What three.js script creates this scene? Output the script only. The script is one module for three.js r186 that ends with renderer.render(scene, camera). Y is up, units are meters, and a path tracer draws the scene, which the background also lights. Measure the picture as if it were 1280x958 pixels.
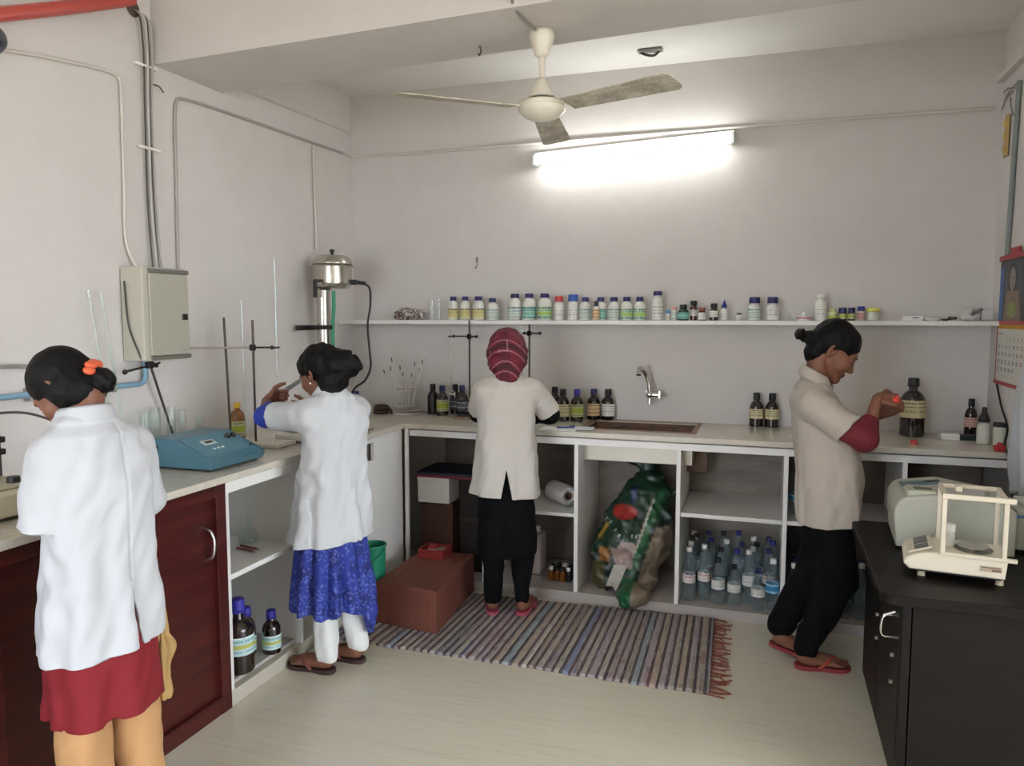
import * as THREE from 'three';
import { RoundedBoxGeometry } from 'three/addons/geometries/RoundedBoxGeometry.js';
import { mergeGeometries } from 'three/addons/utils/BufferGeometryUtils.js';
import { ImprovedNoise } from 'three/addons/math/ImprovedNoise.js';
import { edgeTable, triTable } from 'three/addons/objects/MarchingCubes.js';

// ---------------------------------------------------------------- camera, sky, light, exposure
const scene = new THREE.Scene();
const camera = new THREE.PerspectiveCamera(53.22, 1280 / 958, 0.05, 60);
camera.rotation.order = 'YXZ';
camera.position.set(2.62, 1.55, 4.508);
camera.rotation.set(-0.0866, 0.3233, 0);
scene.add(camera);
scene.background = new THREE.Color(0.85, 0.925, 1.03);      // bright overcast sky, let in only by the added hall opening and rear window
scene.backgroundIntensity = 11.2;
const TUBE_CD = 0.095;                                       // candela of each of the lamps set along the fluorescent tube
const renderer = new THREE.WebGLRenderer({ antialias: true });
renderer.toneMapping = THREE.LinearToneMapping;
renderer.toneMappingExposure = 1.0;
renderer.shadowMap.enabled = true;

// ---------------------------------------------------------------- helpers
let seed = 7;
const rnd = () => { seed = (seed * 1664525 + 1013904223) >>> 0; return seed / 4294967296; };
const rr = (a, b) => a + (b - a) * rnd();
const perlin = new ImprovedNoise();
const N3 = (x, y, z) => perlin.noise(x + 37.1, y + 11.7, z + 5.3);
const V = (x, y, z) => new THREE.Vector3(x, y, z);
const clamp = (x, a, b) => (x < a ? a : x > b ? b : x);
const sstep = (a, b, x) => { const t = clamp((x - a) / (b - a), 0, 1); return t * t * (3 - 2 * t); };
const used = {};
function numbered(n) { const k = used[n] = (used[n] ?? -1) + 1; return k ? n + '_' + String(k).padStart(3, '0') : n; }
function mesh(geo, mat, name, parent) {
  const m = new THREE.Mesh(geo, mat); m.name = name; m.castShadow = m.receiveShadow = true;
  if (parent) parent.add(m);
  return m;
}
function tag(o, label, category, group) {
  o.name = numbered(o.name); o.userData = { ...o.userData, label, category };
  if (group) o.userData.group = group;
  scene.add(o); return o;
}
function thing(name, label, category, pos = [0, 0, 0], turn = 0, group) {
  const g = new THREE.Group(); g.name = name; g.position.set(...pos); g.rotation.y = turn;
  return tag(g, label, category, group);
}
function struct(name, geo, mat, parent) {
  const m = mesh(geo, mat, name, parent ?? scene);
  if (!parent) m.userData.kind = 'structure';
  return m;
}
function box(w, h, d, x = 0, y = 0, z = 0, r = 0.003) {           // y is the underside
  const g = r > 0 ? new RoundedBoxGeometry(w, h, d, 2, Math.min(r, w * 0.45, h * 0.45, d * 0.45)) : new THREE.BoxGeometry(w, h, d);
  g.translate(x, y + h / 2, z); return g;
}
const span = (x0, x1, y0, y1, z0, z1, r = 0.002) => box(x1 - x0, y1 - y0, z1 - z0, (x0 + x1) / 2, y0, (z0 + z1) / 2, r);
function cyl(r0, r1, h, x = 0, y = 0, z = 0, seg = 20) { const g = new THREE.CylinderGeometry(r1, r0, h, seg); g.translate(x, y + h / 2, z); return g; }
function lathe(pts, seg = 28) { return new THREE.LatheGeometry(pts.map((p) => new THREE.Vector2(p[0], p[1])), seg); }
function tube(pts, r, seg = 40, rad = 8, closed = false) {
  const c = new THREE.CatmullRomCurve3(pts.map((p) => V(...p)), closed, 'centripetal');
  return new THREE.TubeGeometry(c, seg, r, rad, closed);
}
function rod(a, b, r, seg = 10) {
  const A = V(...a), B = V(...b), g = new THREE.CylinderGeometry(r, r, A.distanceTo(B), seg);
  g.applyQuaternion(new THREE.Quaternion().setFromUnitVectors(V(0, 1, 0), B.clone().sub(A).normalize()));
  g.translate((A.x + B.x) / 2, (A.y + B.y) / 2, (A.z + B.z) / 2); return g;
}
function merge(list) {
  return mergeGeometries(list.map((g) => {
    const n = g.index ? g.toNonIndexed() : g.clone();
    for (const k of Object.keys(n.attributes)) if (!['position', 'normal', 'uv'].includes(k)) n.deleteAttribute(k);
    if (!n.attributes.uv) n.setAttribute('uv', new THREE.BufferAttribute(new Float32Array(n.attributes.position.count * 2), 2));
    return n;
  }));
}
function boxUV(geo, s = 1) {                                        // uv in metres by the way a face points
  const g = geo.index ? geo.toNonIndexed() : geo, p = g.attributes.position, n = g.attributes.normal, uv = new Float32Array(p.count * 2);
  for (let i = 0; i < p.count; i++) {
    const ax = Math.abs(n.getX(i)), ay = Math.abs(n.getY(i)), az = Math.abs(n.getZ(i));
    const [u, v] = ay >= ax && ay >= az ? [p.getX(i), p.getZ(i)] : ax >= az ? [p.getZ(i), p.getY(i)] : [p.getX(i), p.getY(i)];
    uv[2 * i] = u * s; uv[2 * i + 1] = v * s;
  }
  g.setAttribute('uv', new THREE.BufferAttribute(uv, 2)); return g;
}

// ---------------------------------------------------------------- textures
function canvasTex(w, h, draw, srgb = true) {
  const c = document.createElement('canvas'); c.width = w; c.height = h;
  draw(c.getContext('2d'), w, h);
  const t = new THREE.CanvasTexture(c);
  t.wrapS = t.wrapT = THREE.RepeatWrapping; if (srgb) t.colorSpace = THREE.SRGBColorSpace;
  return t;
}
function tileNoise(n, cells, s) {                                  // tileable value noise, n x n
  const r = []; let k = s; const rand = () => { k = (k * 1664525 + 1013904223) >>> 0; return k / 4294967296; };
  const [cx, cy] = cells; for (let i = 0; i < cx * cy; i++) r.push(rand());
  const out = new Float32Array(n * n), f = (t) => t * t * (3 - 2 * t);
  for (let y = 0; y < n; y++) for (let x = 0; x < n; x++) {
    const u = (x / n) * cx, v = (y / n) * cy, i = Math.floor(u), j = Math.floor(v), a = f(u - i), b = f(v - j), g = (p, q) => r[(q % cy) * cx + (p % cx)];
    out[y * n + x] = (g(i, j) * (1 - a) + g(i + 1, j) * a) * (1 - b) + (g(i, j + 1) * (1 - a) + g(i + 1, j + 1) * a) * b;
  }
  return out;
}
function layered(n, layers) { const o = new Float32Array(n * n); layers.forEach(([cx, cy, w], i) => { const t = tileNoise(n, [cx, cy], 91 + i * 17); for (let k = 0; k < o.length; k++) o[k] += (t[k] - 0.5) * w; }); return o; }
function noiseTex(n, layers, base, spread, srgb = true) {          // base and spread: [r, g, b] of 0..255
  const v = layered(n, layers), d = new Uint8Array(n * n * 4);
  for (let k = 0; k < n * n; k++) { for (let c = 0; c < 3; c++) d[4 * k + c] = clamp(base[c] + v[k] * spread[c], 0, 255); d[4 * k + 3] = 255; }
  const t = new THREE.DataTexture(d, n, n); t.wrapS = t.wrapT = THREE.RepeatWrapping; t.magFilter = THREE.LinearFilter; t.minFilter = THREE.LinearMipmapLinearFilter;
  if (srgb) t.colorSpace = THREE.SRGBColorSpace; t.needsUpdate = true; return t;
}
const rep = (t, u, v) => { const c = t.clone(); c.repeat.set(u, v); c.needsUpdate = true; return c; };
const bumpPlaster = noiseTex(512, [[12, 12, 0.6], [40, 40, 0.4], [130, 130, 0.3]], [128, 128, 128], [120, 120, 120], false);
const bumpCloth = noiseTex(256, [[8, 8, 0.5], [120, 120, 0.5]], [128, 128, 128], [110, 110, 110], false);

const std = (color, roughness = 0.6, more = {}) => new THREE.MeshStandardMaterial({ color, roughness, ...more });
const phys = (color, roughness, more = {}) => new THREE.MeshPhysicalMaterial({ color, roughness, ...more });
const M = {
  wall: std('#ffffff', 0.9, { map: noiseTex(512, [[5, 5, 0.5], [16, 16, 0.35], [60, 60, 0.2]], [211, 205, 200], [9, 9, 10]), bumpMap: bumpPlaster, bumpScale: 0.0015 }),
  ceiling: std('#ffffff', 0.92, { map: noiseTex(256, [[4, 4, 0.5], [20, 20, 0.3]], [226, 222, 217], [8, 8, 8]), bumpMap: bumpPlaster, bumpScale: 0.001 }),
  white: std('#e2e0db', 0.45), whiteEdge: std('#ebe9e5', 0.4), laminate: std('#e6e4e0', 0.4),
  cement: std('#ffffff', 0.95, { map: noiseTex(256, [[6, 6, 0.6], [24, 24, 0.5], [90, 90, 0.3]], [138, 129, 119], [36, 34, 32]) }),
  top: phys('#ffffff', 0.24, { map: noiseTex(512, [[6, 6, 0.4], [30, 30, 0.4], [110, 110, 0.5]], [205, 198, 184], [22, 22, 24]), clearcoat: 0.3, clearcoatRoughness: 0.15 }),
  wood: phys('#ffffff', 0.38, { map: noiseTex(512, [[3, 40, 0.6], [6, 120, 0.5], [60, 200, 0.25]], [70, 24, 21], [28, 11, 10]), clearcoat: 0.08, clearcoatRoughness: 0.3, specularIntensity: 0.6 }),
  desk: phys('#ffffff', 0.5, { specularIntensity: 0.45, map: noiseTex(512, [[5, 60, 0.5], [9, 160, 0.5]], [20, 16, 14], [9, 7, 6]) }),
  steel: phys('#c9c4ba', 0.26, { metalness: 0.95 }), steelDull: phys('#a9a296', 0.42, { metalness: 0.85 }), chrome: phys('#dddcd8', 0.14, { metalness: 1 }),
  iron: std('#2c2926', 0.5, { metalness: 0.4 }), rodm: std('#4c443c', 0.4, { metalness: 0.6 }), black: std('#141416', 0.5), blackShiny: phys('#101012', 0.22, { clearcoat: 0.4 }),
  amber: phys('#1e0f0a', 0.1, { clearcoat: 0.8, clearcoatRoughness: 0.05 }), amberLight: phys('#4a1f10', 0.12, { clearcoat: 0.8 }),
  capBlue: std('#28287e', 0.45), capNavy: std('#23245c', 0.45), capBlack: std('#17181b', 0.5), capRed: std('#c23a3a', 0.45), capWhite: std('#e5e4df', 0.45), capViolet: std('#3a35a0', 0.45),
  plastic: std('#dcdbd2', 0.5), plasticCream: std('#e2d7c2', 0.45), plasticGrey: std('#c4c4b6', 0.5),
  glass: phys('#fdfefe', 0.04, { transmission: 1, thickness: 0, ior: 1.3 }),
  glassTint: phys('#f7faf9', 0.03, { transmission: 1, thickness: 0, ior: 1.45 }),
  pet: phys('#e9f0f2', 0.1, { transmission: 0.93, thickness: 0, ior: 1.2 }),
  conduit: std('#cfc9c0', 0.55), cableGrey: std('#8d8881', 0.55), cableDark: std('#45413d', 0.55),
  blueMetal: phys('#456f7e', 0.42, { clearcoat: 0.1 }), red: std('#b32330', 0.55), pinkred: std('#bd5a52', 0.5),
  cream: std('#e8e2d2', 0.4), creamFan: phys('#e4dcca', 0.35, { clearcoat: 0.3 }),
  paper: std('#e6e4e2', 0.8), card: std('#7d4737', 0.85),
};
for (const m of Object.values(M)) m.side = m.side ?? THREE.FrontSide;
// ---------------------------------------------------------------- distance fields and their surfaces (people, cloth, bag)
const sphere = (c, r) => (x, y, z) => Math.hypot(x - c[0], y - c[1], z - c[2]) - r;
function cone(a, b, ra, rb = ra) {                                 // tapered capsule
  const dx = b[0] - a[0], dy = b[1] - a[1], dz = b[2] - a[2], l2 = dx * dx + dy * dy + dz * dz || 1e-9;
  return (x, y, z) => {
    const px = x - a[0], py = y - a[1], pz = z - a[2], t = clamp((px * dx + py * dy + pz * dz) / l2, 0, 1);
    return Math.hypot(px - dx * t, py - dy * t, pz - dz * t) - (ra + (rb - ra) * t);
  };
}
function ell(c, r) {
  return (x, y, z) => {
    const px = x - c[0], py = y - c[1], pz = z - c[2], k0 = Math.hypot(px / r[0], py / r[1], pz / r[2]), k1 = Math.hypot(px / r[0] ** 2, py / r[1] ** 2, pz / r[2] ** 2);
    return k1 < 1e-6 ? -Math.min(...r) : (k0 * (k0 - 1)) / k1;
  };
}
const smin = (a, b, k) => { const h = Math.max(k - Math.abs(a - b), 0) / k; return Math.min(a, b) - h * h * k * 0.25; };
const uni = (list, k) => (x, y, z) => { let d = list[0](x, y, z); for (let i = 1; i < list.length; i++) d = smin(d, list[i](x, y, z), k); return d; };
// A stack of ovals: keys [y, half width, half depth, centre x, centre z], from low to high.
function loft(keys, pow = 2.4) {
  return (x, y, z) => {
    let i = 0; while (i < keys.length - 2 && y > keys[i + 1][0]) i++;
    const A = keys[i], B = keys[i + 1], t = sstep(A[0], B[0], y), a = A[1] + (B[1] - A[1]) * t, b = A[2] + (B[2] - A[2]) * t;
    const px = Math.abs(x - A[3] - (B[3] - A[3]) * t) / a, pz = Math.abs(z - A[4] - (B[4] - A[4]) * t) / b;
    const d = (Math.pow(Math.pow(px, pow) + Math.pow(pz, pow), 1 / pow) - 1) * Math.min(a, b);
    return Math.max(d, A === keys[0] ? keys[0][0] - y : -1, y - keys[keys.length - 1][0]);
  };
}
// The surface of a distance field: marching cubes on a grid of its own, far cells skipped, normals from the field.
function surface(f, lo, hi, cell, colorOf) {
  const n = [0, 1, 2].map((k) => Math.ceil((hi[k] - lo[k]) / cell) + 1), [nx, ny, nz] = n, S = nx * ny, val = new Float32Array(nx * ny * nz).fill(NaN), B = 5;
  for (let bz = 0; bz < nz - 1; bz += B) for (let by = 0; by < ny - 1; by += B) for (let bx = 0; bx < nx - 1; bx += B) {
    const h = (B * cell) / 2, d = f(lo[0] + bx * cell + h, lo[1] + by * cell + h, lo[2] + bz * cell + h);
    if (Math.abs(d) > h * 1.74 * 1.6 + 0.012) continue;
    for (let z = bz; z <= Math.min(bz + B, nz - 1); z++) for (let y = by; y <= Math.min(by + B, ny - 1); y++) for (let x = bx; x <= Math.min(bx + B, nx - 1); x++) {
      const i = x + y * nx + z * S; if (val[i] !== val[i]) val[i] = f(lo[0] + x * cell, lo[1] + y * cell, lo[2] + z * cell);
    }
  }
  const off = [0, 1, 1 + nx, nx, S, 1 + S, 1 + nx + S, nx + S], ends = [[0, 1], [1, 2], [3, 2], [0, 3], [4, 5], [5, 6], [7, 6], [4, 7], [0, 4], [1, 5], [2, 6], [3, 7]];
  const at = new Map(), pos = [], index = [];
  const vert = (i, j) => {
    const key = i * 3 + (j - i === 1 ? 0 : j - i === nx ? 1 : 2); let v = at.get(key);
    if (v === undefined) {
      const a = val[i], b = val[j], t = clamp(a / (a - b || 1e-9), 0.02, 0.98);
      const P = (k) => [k % nx, Math.floor(k / nx) % ny, Math.floor(k / S)], p = P(i), q = P(j);
      v = pos.length / 3; at.set(key, v);
      for (let k = 0; k < 3; k++) pos.push(lo[k] + (p[k] + (q[k] - p[k]) * t) * cell);
    }
    return v;
  };
  for (let z = 0; z < nz - 1; z++) for (let y = 0; y < ny - 1; y++) for (let x = 0; x < nx - 1; x++) {
    const q = x + y * nx + z * S; let code = 0, ok = true;
    for (let k = 0; k < 8; k++) { const v = val[q + off[k]]; if (v !== v) { ok = false; break; } if (v > 0) code |= 1 << k; }
    if (!ok || !edgeTable[code]) continue;
    for (let t = code * 16; triTable[t] !== -1; t += 3) {
      const tri = [0, 1, 2].map((k) => { const [a, b] = ends[triTable[t + k]]; return vert(q + off[a], q + off[b]); });
      index.push(tri[0], tri[1], tri[2]);
    }
  }
  const nor = new Float32Array(pos.length), uv = new Float32Array((pos.length / 3) * 2), e = cell * 0.5;
  for (let i = 0; i < pos.length; i += 3) {
    const [x, y, z] = [pos[i], pos[i + 1], pos[i + 2]], g = [f(x + e, y, z) - f(x - e, y, z), f(x, y + e, z) - f(x, y - e, z), f(x, y, z + e) - f(x, y, z - e)], l = Math.hypot(...g) || 1;
    nor[i] = g[0] / l; nor[i + 1] = g[1] / l; nor[i + 2] = g[2] / l; uv[(i / 3) * 2] = x + z * 0.9; uv[(i / 3) * 2 + 1] = y;
  }
  let flip = 0;
  for (let t = 0; t < Math.min(index.length, 600); t += 3) {
    const [a, b, c] = [index[t], index[t + 1], index[t + 2]].map((i) => V(pos[3 * i], pos[3 * i + 1], pos[3 * i + 2]));
    flip += b.sub(a).cross(c.sub(a)).dot(V(nor[3 * index[t]], nor[3 * index[t] + 1], nor[3 * index[t] + 2])) > 0 ? -1 : 1;
  }
  if (flip > 0) for (let t = 0; t < index.length; t += 3) [index[t + 1], index[t + 2]] = [index[t + 2], index[t + 1]];
  const g = new THREE.BufferGeometry();
  g.setAttribute('position', new THREE.Float32BufferAttribute(pos, 3)); g.setAttribute('normal', new THREE.BufferAttribute(nor, 3)); g.setAttribute('uv', new THREE.BufferAttribute(uv, 2));
  if (colorOf) {
    const col = new Float32Array(pos.length);
    for (let i = 0; i < pos.length; i += 3) { const c = colorOf(pos[i], pos[i + 1], pos[i + 2]); col[i] = c[0]; col[i + 1] = c[1]; col[i + 2] = c[2]; }
    g.setAttribute('color', new THREE.BufferAttribute(col, 3));
  }
  g.setIndex(index); return g;
}
const lin = (hex) => new THREE.Color(hex).toArray();

// ---------------------------------------------------------------- the human body
const add3 = (a, b, s = 1) => [a[0] + b[0] * s, a[1] + b[1] * s, a[2] + b[2] * s];
const unit = (a) => { const l = Math.hypot(...a); return a.map((v) => v / l); };
const cross = (a, b) => [a[1] * b[2] - a[2] * b[1], a[2] * b[0] - a[0] * b[2], a[0] * b[1] - a[1] * b[0]];
// A hand: wrist, the way the fingers point, the way the palm faces, +1 right / -1 left, bends of each finger, thumb closing 0..1.
function handParts(w, F, Nn, side, bends, thumb, s = 0.9) {
  F = unit(F); Nn = unit(add3(Nn, F, -(Nn[0] * F[0] + Nn[1] * F[1] + Nn[2] * F[2])));
  const T = cross(F, Nn).map((v) => v * side), at = (f, t, n) => add3(add3(add3(w, F, f * s), T, t * s), Nn, n * s), palm = [], fingers = [];
  const K = [[0.083, 0.027], [0.087, 0.009], [0.083, -0.009], [0.075, -0.026]], L = [[0.037, 0.023, 0.019], [0.041, 0.026, 0.02], [0.038, 0.024, 0.019], [0.029, 0.019, 0.017]];
  K.forEach(([f, t], i) => {
    palm.push(cone(at(0.006, t * 0.62, 0), at(f, t, 0), 0.0125 * s, 0.0105 * s));
    let p = at(f, t, 0), a = 0;
    L[i].forEach((len, j) => {
      a += bends[i][j]; const spread = t * 1.6 * (1 - clamp(a, 0, 1)), d = unit(add3(add3(F.map((v) => v * Math.cos(a)), Nn, Math.sin(a)), T, spread)), q = add3(p, d, len * s);
      fingers.push(cone(p, q, (0.0092 - j * 0.0009) * s, (0.0085 - j * 0.0011) * s)); p = q;
    });
  });
  palm.push(cone(at(0.012, 0.02, 0.006), at(0.045, 0.03, 0.008), 0.014 * s, 0.012 * s));
  let p = at(0.03, 0.032, 0.008); const dirs = [0, 0.5, 0.8].map((k) => { const c = thumb * k; return unit(add3(add3(T.map((v) => v * (0.75 - 0.9 * c)), F, 0.62 + 0.2 * c), Nn, 0.25 + 0.7 * c)); });
  [0.036, 0.028, 0.022].forEach((len, j) => { const q = add3(p, dirs[j], len * s); fingers.push(cone(p, q, (0.0122 - j * 0.0012) * s, (0.0112 - j * 0.0015) * s)); p = q; });
  const P = uni(palm, 0.012 * s); return (x, y, z) => { let d = P(x, y, z); for (const f of fingers) d = smin(d, f(x, y, z), 0.0045); return d; };
}
const CURL = { loose: [[0.35, 0.4, 0.25], [0.45, 0.45, 0.3], [0.5, 0.5, 0.3], [0.55, 0.5, 0.35]], grip: [[0.9, 1.0, 0.6], [1.05, 1.1, 0.6], [1.1, 1.15, 0.6], [1.15, 1.15, 0.6]], pinch: [[0.75, 0.75, 0.35], [0.7, 0.7, 0.35], [0.55, 0.55, 0.3], [0.4, 0.45, 0.3]] };
// A head of its own axes: centre between the ears, +z the way the face looks.
function headField(ear = true) {
  const f = [
    ell([0, 0.03, -0.012], [0.072, 0.086, 0.093]), ell([0, -0.03, 0.028], [0.059, 0.078, 0.062]), cone([-0.044, -0.052, 0.004], [-0.012, -0.098, 0.06], 0.02, 0.016), cone([0.044, -0.052, 0.004], [0.012, -0.098, 0.06], 0.02, 0.016),
    sphere([0, -0.1, 0.073], 0.0175), sphere([-0.036, -0.03, 0.058], 0.025), sphere([0.036, -0.03, 0.058], 0.025), cone([-0.032, 0.018, 0.076], [0.032, 0.018, 0.076], 0.012),
  ];
  const base = uni(f, 0.022), eyes = [-1, 1].map((s) => sphere([s * 0.031, -0.002, 0.099], 0.017)), lids = [-1, 1].map((s) => ell([s * 0.031, -0.003, 0.073], [0.0155, 0.0115, 0.0125]));
  const nose = uni([cone([0, 0.006, 0.082], [0, -0.036, 0.1035], 0.0075, 0.0105), sphere([-0.0115, -0.04, 0.0925], 0.0085), sphere([0.0115, -0.04, 0.0925], 0.0085)], 0.01);
  const lips = uni([cone([-0.019, -0.068, 0.079], [0, -0.065, 0.0885], 0.0045, 0.006), cone([0.019, -0.068, 0.079], [0, -0.065, 0.0885], 0.0045, 0.006)], 0.006), lower = uni([cone([-0.016, -0.0715, 0.079], [0, -0.075, 0.0865], 0.0045, 0.006), cone([0.016, -0.0715, 0.079], [0, -0.075, 0.0865], 0.0045, 0.006)], 0.006);
  const ears = [-1, 1].map((s) => (x, y, z) => { const X = (x - s * 0.076) * 0.9 + s * (z + 0.018) * 0.4, Z = (z + 0.018) * 0.9 - s * (x - s * 0.076) * 0.4, Y = y + 0.008 - Z * 0.2; const o = ell([0, 0, 0], [0.0075, 0.032, 0.019])(X, Y, Z), i = ell([s * 0.006, 0.004, 0.002], [0.006, 0.02, 0.011])(X, Y, Z); return Math.max(o, -i); });
  return (x, y, z) => {
    let d = base(x, y, z);
    for (const e of eyes) { const h = Math.max(0.014 - Math.abs(-e(x, y, z) - d), 0) / 0.014; d = Math.max(d, -e(x, y, z)) + h * h * 0.014 * 0.25; }
    for (const e of lids) d = smin(d, e(x, y, z), 0.004);
    d = smin(d, nose(x, y, z), 0.01); d = smin(d, lips(x, y, z), 0.004); d = smin(d, lower(x, y, z), 0.004);
    if (ear) for (const e of ears) d = smin(d, e(x, y, z), 0.006);
    return d;
  };
}
const skinTone = lin('#7d513d'), lipTone = lin('#6f3d34');
const headGeo = surface(headField(), [-0.1, -0.135, -0.12], [0.1, 0.13, 0.125], 0.0036, (x, y, z) => (Math.abs(x) < 0.021 && y < -0.059 && y > -0.084 && z > 0.079 ? lipTone : skinTone));
function footField(side) {                                          // heel at the origin, toes to +z; side +1 puts the big toe at +x
  const k = 0.93, f = [sphere([0, 0.03, 0.005], 0.028), cone([0, 0.04, 0], [0, 0.13, -0.004], 0.031, 0.033), cone([0, 0.05, 0.02], [0.006 * side, 0.03, 0.12], 0.028, 0.02), cone([0.012 * side, 0.025, 0.04], [0.018 * side, 0.02, 0.15], 0.022, 0.0165), cone([-0.012 * side, 0.022, 0.03], [-0.024 * side, 0.018, 0.135], 0.02, 0.0145)];
  const toes = [[0.022, 0.152, 0.196, 0.0115], [0.006, 0.155, 0.196, 0.0085], [-0.008, 0.15, 0.188, 0.0082], [-0.02, 0.144, 0.178, 0.0078], [-0.032, 0.136, 0.166, 0.0075]].map(([x, z0, z1, r]) => cone([x * side, 0.016, z0], [x * side * 1.05, 0.0115, z1], r * 1.05, r));
  const b = uni(f, 0.022); return (x, y, z) => { x /= k; y /= k; z /= k; let d = b(x, y, z); for (const t of toes) d = smin(d, t(x, y, z), 0.006); return Math.max(d, -y + 0.002) * k; };
}
const footGeo = { 1: surface(footField(1), [-0.06, -0.005, -0.05], [0.06, 0.15, 0.21], 0.005), [-1]: surface(footField(-1), [-0.06, -0.005, -0.05], [0.06, 0.15, 0.21], 0.005) };
const solePts = (side) => [[-0.028, -0.02], [-0.033, 0.02], [-0.028, 0.07], [-0.037, 0.13], [-0.03, 0.17], [0.0, 0.197], [0.026, 0.195], [0.036, 0.165], [0.034, 0.11], [0.026, 0.06], [0.03, 0.01], [0.02, -0.03], [-0.01, -0.036]].map(([x, z]) => [x * side, z]);
function soleGeo(side, h) {
  const c = new THREE.CatmullRomCurve3(solePts(side).map(([x, z]) => V(x, -z, 0)), true), s = new THREE.Shape(c.getPoints(48).map((p) => new THREE.Vector2(p.x, p.y)));
  const g = new THREE.ExtrudeGeometry(s, { depth: h - 0.004, bevelEnabled: true, bevelThickness: 0.002, bevelSize: 0.002, bevelSegments: 2 });
  g.rotateX(-Math.PI / 2); g.translate(0, 0.002, 0); return g;
}
function place(geo, m) { const g = geo.clone(); g.applyMatrix4(m); return g; }
const frame = (at, yaw = 0, pitch = 0, roll = 0, s = 1) => new THREE.Matrix4().compose(V(...at), new THREE.Quaternion().setFromEuler(new THREE.Euler(pitch, yaw, roll, 'YXZ')), V(s, s, s));
// p: at, face [x, z], label, head { at, pitch, yaw }, neck, arms [L, R] { s, e, w, F, N, curl, thumb }, legs [L, R] { h, k, a, yaw, pitch }, sandal colours
function person(p) {
  const g = thing('person', p.label, 'person', [p.at[0], p.up ?? 0, p.at[1]], Math.atan2(p.face[0], p.face[1]));
  const f = [], geos = [], hm = frame(p.head.at, p.head.yaw ?? 0, p.head.pitch ?? 0, p.head.roll ?? 0, p.head.s ?? 1);
  const nb = V(0, -0.055, -0.03).applyMatrix4(hm).toArray(), nm = V(0, 0.0, -0.02).applyMatrix4(hm).toArray();
  f.push(cone(p.neck, nb, 0.05, 0.046), cone(nb, nm, 0.046, 0.05), cone([p.arms[0].s[0] * 0.85, p.arms[0].s[1] - 0.02, p.arms[0].s[2]], [p.arms[1].s[0] * 0.85, p.arms[1].s[1] - 0.02, p.arms[1].s[2]], 0.045));
  for (const k of p.torso) f.push(k);
  p.arms.forEach((a, i) => {
    f.push(cone(a.s, a.e, 0.038, 0.031), cone(a.e, a.w, 0.031, 0.022));
    const H = handParts(a.w, a.F, a.N, i ? 1 : -1, CURL[a.curl ?? 'loose'], a.thumb ?? 0.4), c = add3(a.w, unit(a.F), 0.07);
    geos.push(surface(H, c.map((v) => v - 0.115), c.map((v) => v + 0.115), 0.0032));
  });
  p.legs.forEach((l, i) => {
    f.push(cone(l.h, l.k, 0.06, 0.038), cone(l.k, l.a, 0.036, 0.028));
    const m = frame([l.a[0], l.lift ?? 0.018, l.a[2]], l.yaw ?? 0, l.pitch ?? 0);
    geos.push(place(footGeo[i ? 1 : -1], m));
    if (p.sandal) {
      const sm = frame([l.a[0], (l.lift ?? 0.018) - 0.018, l.a[2]], l.yaw ?? 0, l.pitch ?? 0), sd = i ? 1 : -1;
      const s = mesh(place(soleGeo(sd, 0.018), sm), p.sandal.sole, 'sandal', g);
      const W = (x, y, z) => V(x * sd, y, z).applyMatrix4(sm).toArray();
      mesh(merge([tube([W(0.012, 0.018, 0.168), W(0.016, 0.052, 0.13), W(0.034, 0.045, 0.095), W(0.034, 0.014, 0.07)], 0.007, 20, 8), tube([W(0.012, 0.018, 0.168), W(0.006, 0.052, 0.13), W(-0.034, 0.042, 0.09), W(-0.034, 0.014, 0.06)], 0.007, 20, 8)]), p.sandal.strap, 'strap', s);
    }
  });
  const lo = p.lo ?? [-0.36, -0.02, -0.3], hi = p.hi ?? [0.36, 1.5, 0.5];
  geos.unshift(surface(uni(f, 0.03), lo, hi, 0.0115)); geos.push(place(headGeo, hm));
  const all = geos.map((q) => {
    const n = q.toNonIndexed();
    if (!n.attributes.color) { const c = new Float32Array(n.attributes.position.count * 3); for (let i = 0; i < c.length; i += 3) { c[i] = skinTone[0]; c[i + 1] = skinTone[1]; c[i + 2] = skinTone[2]; } n.setAttribute('color', new THREE.BufferAttribute(c, 3)); }
    return n;
  });
  const body = mesh(mergeGeometries(all), skinMat, 'body', g);
  for (const s of [-1, 1]) {
    const e = mesh(place(new THREE.SphereGeometry(0.0118, 20, 14), hm.clone().multiply(frame([s * 0.031, -0.003, 0.0742]))), eyeMat, 'eye', g);
    mesh(place(new THREE.SphereGeometry(0.0058, 14, 10), hm.clone().multiply(frame([s * 0.031, -0.005, 0.0815]))), M.black, 'iris', e);
    mesh(place(tube([[s * 0.012, 0.017, 0.0905], [s * 0.03, 0.0225, 0.0885], [s * 0.05, 0.016, 0.076]], 0.0024, 12, 6), hm), hairMat, 'eyebrow', g);
  }
  g.hm = hm; return g;
}
const skinMat = phys('#ffffff', 0.55, { vertexColors: true, sheen: 0.15 });
const eyeMat = phys('#e8e2da', 0.2), hairMat = phys('#050405', 0.6, { specularIntensity: 0.45 });
const coatMat = std('#c6c8cb', 0.85, { bumpMap: rep(bumpCloth, 6, 6), bumpScale: 0.0006 });
const localHead = (hm, f) => { const inv = hm.clone().invert().elements; return (x, y, z) => f(inv[0] * x + inv[4] * y + inv[8] * z + inv[12], inv[1] * x + inv[5] * y + inv[9] * z + inv[13], inv[2] * x + inv[6] * y + inv[10] * z + inv[14]); };
const folds = (s, lo, hi) => (x, y, z) => { const w = sstep(hi, lo, y), a = Math.atan2(x, z); return s * (w * Math.sin(a * 8 + 2.4 * N3(x * 6, y * 2.5, z * 6)) * 0.0055 + N3(x * 9, y * 3.2 + x * 3, z * 9) * 0.013 + N3(x * 24 + y * 9, y * 12, z * 24) * 0.006); };
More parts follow.
